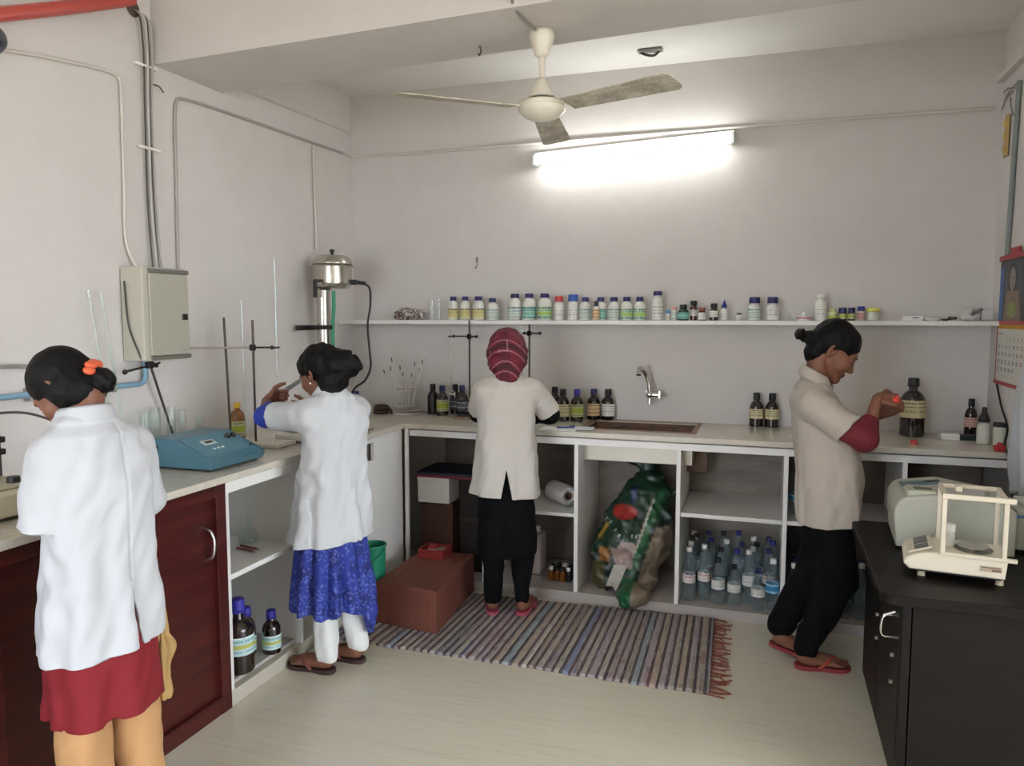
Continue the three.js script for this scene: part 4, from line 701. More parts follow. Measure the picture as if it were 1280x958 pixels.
// ---------------------------------------------------------------- left worktop
{
  const g = thing('analyser', 'blue metal bench instrument with sloped panel and black knobs', 'instrument', [0.0, CT, 0.0]);
  const s = new THREE.Shape(); s.moveTo(0.26, 0.014); s.lineTo(0.56, 0.014); s.lineTo(0.57, 0.034); s.lineTo(0.545, 0.05); s.lineTo(0.39, 0.118); s.lineTo(0.26, 0.118); s.closePath();
  const e = new THREE.ExtrudeGeometry(s, { depth: 0.322, bevelEnabled: true, bevelThickness: 0.004, bevelSize: 0.004, bevelSegments: 2 }); e.translate(0, 0, 1.755);
  mesh(e, M.blueMetal, 'casing', g);
  const pn = mesh(new RoundedBoxGeometry(0.155, 0.004, 0.28, 2, 0.002).rotateZ(-0.413).translate(0.4705, 0.0875, 1.915), std('#527e8d', 0.45), 'panel', g);
  const on = (u, v, h) => [0.4705 + u * 0.916 + 0.401 * h, 0.0875 - u * 0.401 + 0.916 * h, v];
  for (const v of [1.80, 1.835]) { const [x, y, z] = on(-0.03, v, 0); mesh(cyl(0.014, 0.011, 0.016).rotateZ(-0.413).translate(x, y, z), M.blackShiny, 'knob', pn); }
  { const [x, y, z] = on(-0.02, 1.96, 0.002); mesh(box(0.035, 0.003, 0.07, 0, 0, 0, 0.001).rotateZ(-0.413).translate(x, y, z), std('#bcc8c8', 0.4), 'display_frame', pn); mesh(box(0.017, 0.0035, 0.045, 0, 0.001, 0, 0.001).rotateZ(-0.413).translate(x, y, z), M.blackShiny, 'display', pn); }
  for (const v of [1.93, 1.955, 1.98]) { const [x, y, z] = on(0.03, v, 0.002); mesh(box(0.01, 0.002, 0.012, 0, 0, 0, 0.0005).rotateZ(-0.413).translate(x, y, z), M.whiteEdge, 'key', pn); }
  { const [x, y, z] = on(0.062, 1.79, 0.002); mesh(cyl(0.006, 0.005, 0.008).rotateZ(-0.413).translate(x, y, z), M.black, 'button', pn); }
  for (const [x, z] of [[0.29, 1.78], [0.29, 2.05], [0.53, 1.78], [0.53, 2.05]]) mesh(cyl(0.012, 0.012, 0.012, x, 0, z), M.black, 'foot', g);
  mesh(merge([cyl(0.008, 0.008, 0.02).rotateX(Math.PI / 2).translate(0.3, 0.06, 2.08), cyl(0.008, 0.008, 0.02).rotateX(Math.PI / 2).translate(0.3, 0.035, 2.08), cyl(0.008, 0.008, 0.02).rotateX(Math.PI / 2).translate(0.3, 0.09, 2.08)]), M.black, 'socket', g);
}
[[0.1, 1.93, 0.024, 0.2], [0.09, 1.86, 0.022, 0.215], [0.12, 1.8, 0.02, 0.21], [0.13, 1.745, 0.019, 0.19], [0.17, 1.68, 0.018, 0.16]].forEach(([x, z, r, h], i) => {
  const g = thing('measuring_cylinder', `clear glass measuring cylinder, ${ordinals[i]} from the big woman's sleeve behind the blue instrument`, 'glassware', [x, CT, z], 0, 'glass cylinders behind the blue instrument');
  g.userData.label = `clear glass cylinder behind the blue instrument, ${ordinals[i]} from the nearest woman`;
  mesh(lathe([[0, 0], [r * 1.6, 0], [r * 1.6, 0.006], [r, 0.012], [r, h], [r * 1.15, h + 0.003], [r * 0.92, h], [r * 0.92, 0.016], [0, 0.016]], 20), M.glassTint, 'glass', g);
  mesh(cyl(r * 0.9, r * 0.9, 0.006 + 0.01 * (i % 2), 0, 0.017, 0), std('#cfc9b5', 0.2), 'residue', g);
});
{
  bottle('reagent_bottle', 'orange-brown bottle with yellow cap and green label behind the retort stands', 'bottle', 0.1, CT, 1.33, { r: 0.036, h: 0.165, neck: [0.014, 0.02], shoulder: 0.04, cap: [0.017, 0.026, std('#d8b234', 0.45)], label: [0.1, 0.55, 'greenish'], mat: phys('#8a5a2a', 0.15, { clearcoat: 0.6 }) });
  const t = thing('tape_roll', 'black and yellow-green tape roll lying behind the blue instrument', 'tape', [0.14, CT, 1.52]); mesh(new THREE.TorusGeometry(0.03, 0.012, 10, 28).rotateX(Math.PI / 2).scale(1, 1.6, 1).translate(0, 0.02, 0), M.black, 'roll', t); mesh(new THREE.TorusGeometry(0.03, 0.0125, 10, 28).rotateX(Math.PI / 2).scale(1, 1.2, 1).translate(0.0, 0.054, 0), std('#b9c23a', 0.5), 'roll', t);
  const l = retort('retort_stand', 'retort stand with no clamp of its own, nearer the blue instrument', 0.1, 1.33, 1.545, [[0.13, 0.016, 0.12], [0.035, 0.02]], [], { base: std('#d9d3c3', 0.4), lean: -0.02 });
  l.position.set(0.13, CT, 1.42);
  const r = retort('retort_stand', 'retort stand with clamp and steel cross rod next to the woman in blue', 0.315, 1.473, 1.535, [[0.22, 0.02, 0.15], [0.05, -0.02]], [{ y: 1.405, dx: 0.09, dz: -0.02, jaw: 1 }], { base: std('#dcd7c9', 0.4) });
  mesh(rod([-0.22, 1.408 - CT, 0.2], [0.0, 1.405 - CT, 0.0], 0.0045), M.steelDull, 'cross_rod', r);
  burette('long glass burette standing tall beside the woman in blue', 0.425, 1.445, 1.15, 1.82, 0.006);
  burette('thin glass burette behind the twin retort stands', 0.2, 1.4, 1.0, 1.63, 0.0055, false);
  const h = thing('hot_plate', 'white hot plate with a dark red dish before the woman in blue', 'hot plate', [0.42, CT, 1.285]);
  mesh(box(0.16, 0.035, 0.15, 0, 0.006, 0, 0.008), std('#cfc9bc', 0.45), 'casing', h); mesh(box(0.13, 0.006, 0.12, 0, 0.041, 0, 0.003), std('#e0dbd0', 0.4), 'plate', h); mesh(cyl(0.01, 0.008, 0.012).rotateZ(-Math.PI / 2).translate(0.08, 0.022, 0.03), M.cableDark, 'knob', h);
  for (const [x, z] of [[-0.06, 0.055], [0.06, 0.055], [-0.06, -0.055], [0.06, -0.055]]) mesh(cyl(0.008, 0.008, 0.007, x, 0, z), M.black, 'foot', h);
  const d = thing('evaporating_dish', 'shallow glass dish of dark red liquid on the hot plate', 'dish', [0.42, CT + 0.047, 1.285]); mesh(lathe([[0, 0], [0.05, 0], [0.058, 0.004], [0.058, 0.018], [0.0555, 0.018], [0.0555, 0.006], [0, 0.005]]), M.glass, 'glass', d); mesh(cyl(0.055, 0.055, 0.007, 0, 0.0055, 0), phys('#5a1713', 0.1), 'liquid', d);
  const cl = thing('steel_clamp', 'small steel jar stand at the worktop\'s edge behind woman in blue', 'clamp', [0.56, CT, 0.88]); mesh(box(0.06, 0.008, 0.12, 0, 0, 0, 0.003), M.steelDull, 'plate', cl); mesh(box(0.03, 0.012, 0.05, 0.0, 0.008, 0.02, 0.003), M.iron, 'jaw', cl);
}
// water still on the left wall
{
  const s = thing('water_still', 'stainless steel water still mounted on the left wall corner', 'water still', [0.17, 0, 0.53]);
  mesh(lathe([[0, 1.715], [0.085, 1.715], [0.108, 1.728], [0.112, 1.75], [0.112, 1.842], [0.126, 1.842], [0.127, 1.848], [0.112, 1.85], [0, 1.85]], 44), M.steel, 'pot', s);
  mesh(lathe([[0.0, 1.85], [0.113, 1.85], [0.114, 1.862], [0.108, 1.885], [0.088, 1.905], [0.05, 1.912], [0.0, 1.914]], 44), M.steel, 'lid', s);
  mesh(lathe([[0, 1.914], [0.008, 1.914], [0.008, 1.925], [0.014, 1.93], [0.014, 1.944], [0, 1.946]], 18), M.black, 'lid_knob', s);
  mesh(lathe([[0, 1.16], [0.036, 1.16], [0.04, 1.17], [0.04, 1.7], [0.05, 1.716], [0, 1.716]], 28).translate(-0.04, 0, 0.04), M.steel, 'column', s);
  mesh(merge([rod([-0.02, 1.755, 0.11], [-0.02, 1.755, 0.155], 0.009), rod([-0.02, 1.755, 0.155], [-0.015, 1.66, 0.162], 0.012)]), M.black, 'drain_handle', s);
  mesh(merge([box(0.14, 0.025, 0.02, -0.03, 1.475, 0.083, 0.004), box(0.02, 0.03, 0.19, -0.13, 1.47, 0.09, 0.004)]), M.iron, 'wall_bracket', s);
  mesh(merge([rod([0.095, 1.752, -0.03], [0.135, 1.752, -0.045], 0.016), rod([0.135, 1.752, -0.045], [0.185, 1.745, -0.06], 0.011)]), M.black, 'plug', s);
  mesh(tube([[0.18, 1.745, -0.058], [0.21, 1.72, -0.06], [0.215, 1.62, -0.06], [0.195, 1.5, -0.06], [0.205, 1.35, -0.06], [0.21, 1.25, -0.06], [0.17, 1.17, -0.06], [0.1, 1.12, -0.06], [0.02, 1.0, -0.1], [0.0, 0.955, -0.12]], 0.0065, 70, 8), M.black, 'power_cord', s);
  mesh(tube([[0.035, 1.7, 0.05], [0.04, 1.62, 0.055], [0.03, 1.5, 0.055], [0.025, 1.4, 0.05], [0.03, 1.2, 0.03], [0.02, 0.96, 0.0]], 0.011, 50, 10), std('#2f8f68', 0.45), 'green_hose', s);
  mesh(rod([0.035, 1.715, 0.05], [0.036, 1.66, 0.052], 0.009), M.steelDull, 'hose_nozzle', s);
  mesh(merge([rod([-0.04, 1.165, 0.04], [-0.04, 0.96, 0.04], 0.014), box(0.09, 0.015, 0.09, -0.04, 0.941, 0.04, 0.004)]), M.steelDull, 'foot_post', s);
}
// nearest worktop end, left of the standing woman
{
  const a = thing('stirrer', 'beige bench apparatus with steel rod and hoses at the picture\'s left edge', 'instrument', [0.335, CT, 2.81]);
  mesh(box(0.3, 0.075, 0.27, 0, 0.012, 0, 0.012), std('#c9c1a4', 0.45), 'casing', a); mesh(box(0.24, 0.01, 0.2, -0.01, 0.087, 0, 0.004), std('#b9b298', 0.4), 'top_plate', a); mesh(cyl(0.02, 0.018, 0.018, 0.06, 0.097, -0.04), M.black, 'knob', a);
  mesh(rod([-0.1, 0.09, -0.12], [-0.1, 0.32, -0.12], 0.006), M.rodm, 'rod', a); mesh(merge([box(0.03, 0.02, 0.03, -0.1, 0.16, -0.12, 0.004), box(0.03, 0.02, 0.03, -0.1, 0.2, -0.12, 0.004), rod([-0.1, 0.11, -0.12], [0.02, 0.1, -0.02], 0.004), rod([-0.1, 0.125, -0.12], [0.03, 0.13, 0.05], 0.004)]), M.iron, 'clamp', a);
  mesh(tube([[-0.02, 0.25, -0.28], [-0.08, 0.29, -0.2], [-0.12, 0.29, -0.06], [-0.12, 0.25, 0.06], [-0.12, 0.15, 0.08], [-0.1, 0.1, 0.05]], 0.0045, 40, 8), std('#3a342f', 0.4), 'hose', a);
  for (const [x, z] of [[-0.12, 0.11], [0.12, 0.11], [-0.12, -0.11], [0.12, -0.11]]) mesh(cyl(0.012, 0.012, 0.013, x, 0, z), M.black, 'foot', a);
  pipe('black_hose', 'black hose arching up from the worktop at the picture\'s left edge', 'hose', [[0.05, 0.945, 2.62], [0.05, 1.08, 2.66], [0.05, 1.2, 2.74], [0.05, 1.22, 2.86], [0.05, 1.15, 2.95], [0.05, 0.95, 2.97]], 0.008, M.black);
  for (const [i, z] of [2.02, 2.08].entries()) { const b = burette(i ? 'long glass tube leaning on the left wall beside its twin, nearer camera' : 'long glass tube leaning on the left wall beside the meter box', 0.03, z, 0, 0.72, 0.007, false); b.position.set(0.066, CT + 0.004, z - 0.03); b.rotation.set(0.13, 0, 0.02); }
}
// inside the open white cabinet
{
  const f = (name, label, x, z, r, h) => { const g = thing(name, label, 'glassware', [x, 0.531, z]); mesh(lathe([[0, 0], [r * 0.9, 0.0], [r, 0.008], [r * 0.95, h * 0.3], [r * 0.25, h * 0.62], [r * 0.22, h * 0.98], [r * 0.3, h], [r * 0.18, h], [r * 0.18, h * 0.62], [r * 0.88, h * 0.28], [r * 0.92, 0.01], [0, 0.006]], 26), M.glassTint, 'glass', g); return g; };
  f('conical_flask', 'clear conical flask on the white cabinet\'s shelf beside the skirt', 0.42, 1.68, 0.05, 0.13); f('conical_flask', 'clear conical flask in the middle of the white cabinet\'s shelf', 0.36, 1.8, 0.045, 0.12); f('conical_flask', 'clear conical flask nearest the dark doors on the white cabinet\'s shelf', 0.5, 2.0, 0.042, 0.11);
  const r = thing('red_rod_holder', 'glass rod bundle with red-brown tips on the cabinet shelf', 'glassware', [0.48, 0.531, 1.79]); for (let i = 0; i < 4; i++) mesh(rod([-0.05 + i * 0.006, 0.006 + (i % 2) * 0.008, -0.05 + i * 0.02], [0.06, 0.006 + (i % 2) * 0.01, -0.02 + i * 0.015], 0.005), i % 2 ? std('#7d3a3a', 0.3) : M.steelDull, 'rod', r);
  const big = brown(0.061, 0.292, M.capViolet, 'aqua', { label: [0.3, 0.58, 'aqua'], neck: [0.022, 0.05], shoulder: 0.045, cap: [0.026, 0.05, M.capViolet], arcTurn: 1.0, mat: M.amber });
  bottle('brown_bottle', 'big dark bottle with violet cap at the bottom of white cabinet', 'bottle', 0.565, 0.08, 1.95, big);
  bottle('brown_bottle', 'dark bottle with violet cap half hidden behind the big one', 'bottle', 0.495, 0.08, 1.81, brown(0.038, 0.205, M.capViolet, 'aqua', { label: [0.1, 0.45, 'aqua'], arcTurn: 1.0 }), null);
  bottle('brown_bottle', 'small dark bottle with violet cap and yellow-blue label, nearest the skirt', 'bottle', 0.585, 0.08, 1.76, brown(0.04, 0.186, M.capViolet, 'aqua', { label: [0.14, 0.5, 'aqua'], arcTurn: 1.0, arc: 0.7 }));
}
// ---------------------------------------------------------------- floor things
{
  const b = thing('bucket', 'green plastic bucket half hidden behind the woman in the blue skirt', 'bucket', [0.708, 0.0165, 1.06]);
  mesh(lathe([[0, 0.002], [0.05, 0.0], [0.053, 0.006], [0.063, 0.35], [0.068, 0.35], [0.068, 0.36], [0.06, 0.36], [0.05, 0.012], [0, 0.01]], 36), std('#1f8a68', 0.45), 'pail', b); mesh(tube([[-0.066, 0.345, 0], [-0.05, 0.31, 0.045], [0, 0.28, 0.07], [0.05, 0.31, 0.045], [0.066, 0.345, 0]], 0.003, 24, 6), std('#1a6f56', 0.45), 'bail', b);
}
{
  const s = thing('step_box', 'big red-brown step box standing on the floor and the rug', 'box', [0, 0, 0]);
  const sh = new THREE.Shape(); const P = [[0.785, -0.64], [1.085, -0.615], [1.13, -1.215], [0.79, -1.18]]; P.forEach((p, i) => (i ? sh.lineTo(...p) : sh.moveTo(...p))); sh.closePath();
  const up = (d, y) => { const g = new THREE.ExtrudeGeometry(sh, { depth: d, bevelEnabled: true, bevelThickness: 0.004, bevelSize: 0.004, bevelSegments: 2 }); g.rotateX(-Math.PI / 2); g.translate(0, y, 0); return boxUV(g, 1); };
  const cm = std('#ffffff', 0.75, { map: noiseTex(256, [[4, 4, 0.4], [60, 6, 0.5], [90, 90, 0.4]], [116, 66, 52], [22, 16, 14]) });
  mesh(up(0.19, 0.018), cm, 'carcass', s); mesh(up(0.012, 0.211), cm, 'lid', s);
}
// rag rug with ribs and fringe
{
  const stripes = []; let x = 0; while (x < 1) { const w = stripes.length % 2 ? rr(0.006, 0.009) : rr(0.011, 0.017); stripes.push([x, w]); x += w; }
  const cols = ['#a39c95', '#aaa49c', '#9a928e', '#978a86', '#a1979a', '#8e8788', '#a8a094', '#8f989e', '#b3aca0', '#9c9188', '#86808a', '#9f9499', '#8f978e', '#a8998a', '#7f86a0'];
  const tex = canvasTex(2048, 512, (c, w, h) => {
    stripes.forEach(([a, b], i) => { c.fillStyle = i % 2 ? ['#5a474b', '#4a4145', '#65525a', '#4a474c'][Math.floor(rnd() * 4)] : cols[Math.floor(rnd() * cols.length)]; c.fillRect(a * w, 0, b * w + 1, h); });
    for (let i = 0; i < 9000; i++) { const l = rr(8, 40); c.fillStyle = `rgba(${rnd() < 0.5 ? '230,222,212' : '30,24,28'},${rr(0.05, 0.22)})`; c.fillRect(rnd() * w, rnd() * h, rr(1, 5), l); }
    for (let i = 0; i < 40; i++) { c.fillStyle = ['rgba(60,80,140,0.35)', 'rgba(160,140,90,0.3)', 'rgba(130,60,70,0.25)', 'rgba(200,196,190,0.3)'][i % 4]; c.fillRect(rnd() * w, rnd() * h, rr(8, 22), rr(60, 300)); }
  });
  const nx = 420, nz = 44, P = [], UV = [], I = [], c00 = [0.66, 0.66], c10 = [2.395, 0.58], c01 = [0.62, 1.405], c11 = [2.43, 1.395];
  const top = (u, v) => { const w = 0.006 * Math.sin(u * 9 + 1) * Math.sin(v * 3) + 0.0015 * N3(u * 9, v * 7, 1) * 4, e = 0.012 * N3(u * 26, v > 0.5 ? 3 : 8, 2) * (v < 0.02 || v > 0.98 ? 1 : 0), X = (c00[0] * (1 - u) + c10[0] * u) * (1 - v) + (c01[0] * (1 - u) + c11[0] * u) * v, Z = (c00[1] * (1 - u) + c10[1] * u) * (1 - v) + (c01[1] * (1 - u) + c11[1] * u) * v + e; let y = 0.0095 + Math.abs(w) * 0.6; for (const [a, b] of stripes) if (u >= a && u < a + b) { y += 0.004 * Math.sin(((u - a) / b) * Math.PI); break; } return [X, y, Z]; };
  for (let j = 0; j <= nz; j++) for (let i = 0; i <= nx; i++) { P.push(...top(i / nx, j / nz)); UV.push(i / nx, 1 - j / nz); }
  const N = nx + 1, off = P.length / 3; for (let j = 0; j <= nz; j++) for (let i = 0; i <= nx; i++) { const k = 3 * (j * N + i); P.push(P[k], 0.001, P[k + 2]); UV.push(i / nx, 1 - j / nz); }
  for (let j = 0; j < nz; j++) for (let i = 0; i < nx; i++) { const a = j * N + i, b = a + 1, c = a + N, d = c + 1; I.push(a, c, b, b, c, d); }
  for (let i = 0; i < nx; i++) for (const j of [0, nz]) { const a = j * N + i, b = a + 1, c = a + off, d = b + off; if (j) I.push(a, c, b, b, c, d); else I.push(a, b, c, b, d, c); }
  for (let j = 0; j < nz; j++) for (const i of [0, nx]) { const a = j * N + i, b = a + N, c = a + off, d = b + off; if (i) I.push(a, b, c, b, d, c); else I.push(a, c, b, b, c, d); }
  const g = new THREE.BufferGeometry(); g.setAttribute('position', new THREE.Float32BufferAttribute(P, 3)); g.setAttribute('uv', new THREE.Float32BufferAttribute(UV, 2)); g.setIndex(I); g.computeVertexNormals();
  const r = thing('rag_rug', 'striped woven rag rug with red fringe on the tiled floor', 'rug'); mesh(g, std('#ffffff', 0.95, { map: tex }), 'woven_rug', r);
  const fr = []; for (let i = 0; i < 46; i++) { const t = i / 45, px = c10[0] + (c11[0] - c10[0]) * t, pz = c10[1] + (c11[1] - c10[1]) * t; fr.push(tube([[px - 0.01, 0.008, pz], [px + 0.03, 0.005, pz + rr(-0.015, 0.015)], [px + rr(0.05, 0.09), 0.004, pz + rr(-0.03, 0.04)]], 0.0028, 6, 5)); }
  const f = mesh(merge(fr), std('#8a4a40', 0.9), 'fringe', r); f.userData.kind = 'stuff';
}
// ---------------------------------------------------------------- in the shelving bays
{
  const b1 = thing('carton', 'brown cardboard carton under the white box in the corner bay', 'carton', [0.79, 0.056, 0.3]); mesh(box(0.2, 0.4, 0.28, 0, 0, 0, 0.004), std('#5d4034', 0.85), 'carton_body', b1); mesh(box(0.201, 0.002, 0.04, 0, 0.4, 0, 0), std('#8b735b', 0.5), 'tape', b1);
  const b2 = thing('carton', 'white box standing on the brown carton in the corner bay', 'carton', [0.78, 0.4595, 0.36]); mesh(box(0.2, 0.15, 0.22, 0, 0, 0, 0.004), M.whiteEdge, 'carton_body', b2); mesh(box(0.204, 0.03, 0.224, 0, 0.122, 0, 0.003), M.paper, 'lid', b2);
  const b3 = thing('folder', 'dark blue and red flat folder laid over boxes in the corner bay', 'folder', [0.89, 0.585, 0.33]); b3.position.y = 0.6125; mesh(box(0.43, 0.016, 0.3, 0, 0.016, 0, 0.003), std('#1d2738', 0.6), 'cover', b3); mesh(box(0.43, 0.016, 0.3, 0, 0, 0.002, 0.003), std('#7a2b3a', 0.6), 'cover', b3);
  const b4 = thing('carton', 'tall dark carton under the folder beside the scarfed woman', 'carton', [1.01, 0.056, 0.3]); mesh(box(0.17, 0.556, 0.25, 0, 0, 0, 0.004), std('#2b2522', 0.85), 'carton_body', b4); mesh(box(0.172, 0.02, 0.252, 0, 0.3, 0, 0.002), std('#3a322d', 0.8), 'seam', b4);
  const b5 = thing('carton', 'open red carton of packets behind the step box', 'carton', [0.79, 0.281, 0.78]); 
  mesh(merge([box(0.15, 0.05, 0.012, 0, 0, 0.06, 0.002), box(0.15, 0.05, 0.012, 0, 0, -0.06, 0.002), box(0.012, 0.05, 0.13, 0.07, 0, 0, 0.002), box(0.012, 0.05, 0.13, -0.07, 0, 0, 0.002), box(0.15, 0.004, 0.13)]), std('#8a2a28', 0.7), 'carton_body', b5); mesh(box(0.06, 0.03, 0.05, -0.02, 0.005, 0.01, 0.006), std('#c9b9a0', 0.6), 'packet', b5); mesh(box(0.06, 0.04, 0.05, 0.035, 0.005, -0.02, 0.006), std('#9a7d63', 0.6), 'packet', b5); mesh(box(0.05, 0.045, 0.05, -0.03, 0.005, -0.035, 0.008), std('#a2323a', 0.6), 'packet', b5);
  b5.position.set(0.9, 0.2275, 0.715);
  const w1 = thing('canister', 'white plastic canister seen between the scarfed woman\'s legs', 'canister', [1.33, 0.056, 0.3]); mesh(box(0.15, 0.24, 0.14, 0, 0, 0, 0.02), std('#b5aaa6', 0.5), 'body', w1); mesh(cyl(0.025, 0.025, 0.03, 0.03, 0.24, 0), M.capWhite, 'cap', w1);
  const bw = thing('paper_roll', 'white paper roll lying on the shelf beside the scarfed woman\'s coat', 'roll', [1.52, 0.546, 0.34]); mesh(lathe([[0.02, -0.09], [0.058, -0.09], [0.058, 0.09], [0.02, 0.09], [0.02, -0.09]], 30).rotateX(Math.PI / 2), M.paper, 'paper', bw); mesh(lathe([[0.016, -0.092], [0.021, -0.092], [0.021, 0.092], [0.016, 0.092], [0.016, -0.092]], 24).rotateX(Math.PI / 2), std('#8c6a52', 0.8), 'core', bw); bw.rotation.y = 0.75;
  const tp = thing('tape_reel', 'brown tape reel leaning behind the paper roll on the shelf', 'roll', [1.575, 0.5455, 0.26]); mesh(new THREE.TorusGeometry(0.043, 0.016, 12, 30), std('#7a6252', 0.5), 'tape', tp); mesh(new THREE.TorusGeometry(0.028, 0.004, 8, 30), M.card, 'core', tp); tp.rotation.y = -0.4;
  for (let i = 0; i < 11; i++) bottle('vial', `small amber vial on the bay floor, ${['front', 'middle', 'back'][Math.floor(i / 4)]} row, ${ordinals[i % 4]} from left`, 'vial', 1.485 + (i % 4) * 0.034 + (i > 7 ? 0.03 : 0), 0.056, 0.42 - Math.floor(i / 4) * 0.036, { r: 0.0155, h: 0.07, neck: [0.009, 0.012], shoulder: 0.01, cap: [0.0115, 0.02, i % 3 ? M.capBlack : M.capWhite], mat: i % 4 > 2 ? M.amber : phys('#7a4a1c', 0.15, { clearcoat: 0.5 }) }, 'small amber vials in the bay beside the sink bay');
}
// green printed sack
{
  const s = thing('sack', 'green printed plastic sack leaning in the bay under the sink', 'sack', [1.93, 0.056, 0.38]);
  const spine = loft([[0.0, 0.15, 0.1, -0.02, 0.02], [0.05, 0.185, 0.125, -0.02, 0.01], [0.2, 0.21, 0.13, -0.015, -0.01], [0.38, 0.19, 0.12, 0.02, -0.05], [0.52, 0.14, 0.09, 0.06, -0.09], [0.6, 0.09, 0.05, 0.07, -0.11], [0.65, 0.05, 0.025, 0.05, -0.12], [0.69, 0.075, 0.016, 0.05, -0.12]], 2.2);
  const spill = ell([0.05, 0.032, 0.19], [0.085, 0.058, 0.1]);
  const f = (x, y, z) => { const d = smin(spine(x, y, z), spill(x, y, z), 0.05); return Math.abs(d) < 0.07 ? d - (N3(x * 9, y * 8, z * 9) * 0.03 + N3(x * 22 + y * 8, y * 20, z * 22) * 0.013) : d; };
  const g = lin('#0c3020'), pal = { g, l: lin('#17552f'), d: lin('#0a2018'), w: lin('#a9a596'), y: lin('#a98a2c'), r: lin('#9c2b26'), t: lin('#7d6f5c'), p: lin('#98837c'), b: lin('#22305e') };
  mesh(surface(f, [-0.28, -0.025, -0.22], [0.28, 0.75, 0.32], 0.0085, (x, y, z) => {
    const u = x, v = y; let c = N3(x * 6, y * 6, 3) > 0.12 ? pal.d : pal.g;
    if (z > 0.17 && v < 0.1) c = u > 0.05 ? pal.t : pal.l;
    else if (u > 0.125 + (v - 0.3) * 0.3 && v < 0.36) c = N3(x * 12, y * 9, z * 9) > 0.1 ? pal.t : lin('#6f6150');
    else if (Math.abs(u - 0.085 - (v - 0.3) * 0.32) < 0.018 && v > 0.12 && v < 0.55) c = pal.l;
    else if (Math.abs(u - 0.06 - (v - 0.3) * 0.3) < 0.006 && v > 0.15 && v < 0.5) c = pal.w;
    if (Math.hypot((u + 0.03) / 0.07, (v - 0.43) / 0.035) < 1) c = pal.r;
    if (Math.hypot((u + 0.005) / 0.05, (v - 0.25) / 0.03) < 1) c = pal.p;
    if (u > -0.09 && u < 0.03 && v > 0.14 && v < 0.24 && u + v * 0.4 > 0.0) c = pal.p;
    if (u > -0.16 && u < -0.1 && v > 0.17 && v < 0.24) c = lin('#9c6a34'); if (Math.abs(u + 0.14 - (v - 0.33) * 0.6) < 0.012 && v > 0.27 && v < 0.36) c = pal.y;
    if (u > 0.0 && u < 0.03 && v > 0.48 && v < 0.56) c = pal.b; if (u < -0.12 && v < 0.17) c = lin('#4a4423');
    if (u < 0.05 && u > -0.02 && v < 0.1) c = pal.l;
    return c;
  }), phys('#ffffff', 0.42, { vertexColors: true, clearcoat: 0.3, clearcoatRoughness: 0.4 }), 'sack_body', s);
  const lb = mesh(surface((x, y, z) => Math.max(Math.abs(f(x, y, z)) - 0.0035, Math.abs(x + 0.055 + (y - 0.1) * -0.35) - 0.036, Math.abs(y - 0.095) - 0.062), [-0.16, 0.01, 0.02], [0.04, 0.18, 0.2], 0.004), std('#b3ada2', 0.6), 'paper_label', s);
  const txt = (word, px, x0, y0, z0, rz, h) => { const t = mesh(new THREE.PlaneGeometry(h * word.length * 0.62, h), std('#ffffff', 0.6, { transparent: true, map: canvasTex(64, 64, (c, w, hh) => { c.clearRect(0, 0, w, hh); c.fillStyle = '#b9c4b6'; c.font = 'bold 58px sans-serif'; c.textAlign = 'center'; c.textBaseline = 'middle'; c.fillText(word, w / 2, hh / 2, w); }) }), 'lettering', s); t.position.set(x0, y0, z0); t.rotation.set(-0.25, 0, rz); return t; };
  s.userData.letters = undefined;
  const onF = (x, y) => { let z = 0.3; while (z > -0.2 && f(x, y, z) > 0.0015) z -= 0.0015; return z; };
  const letter = (ch, x, y, rz, h) => txt(ch, 0, x, y, onF(x, y) + 0.004, rz, h);
  [['C', -0.13, 0.385], ['E', -0.105, 0.37], ['S', -0.075, 0.335], ['O', -0.05, 0.31], ['I', -0.03, 0.283]].forEach(([c, x, y]) => letter(c, x, y, -0.75, 0.03)); [['O', 0.02, 0.31], ['X', 0.04, 0.307]].forEach(([c, x, y]) => letter(c, x, y, -0.05, 0.03));
}
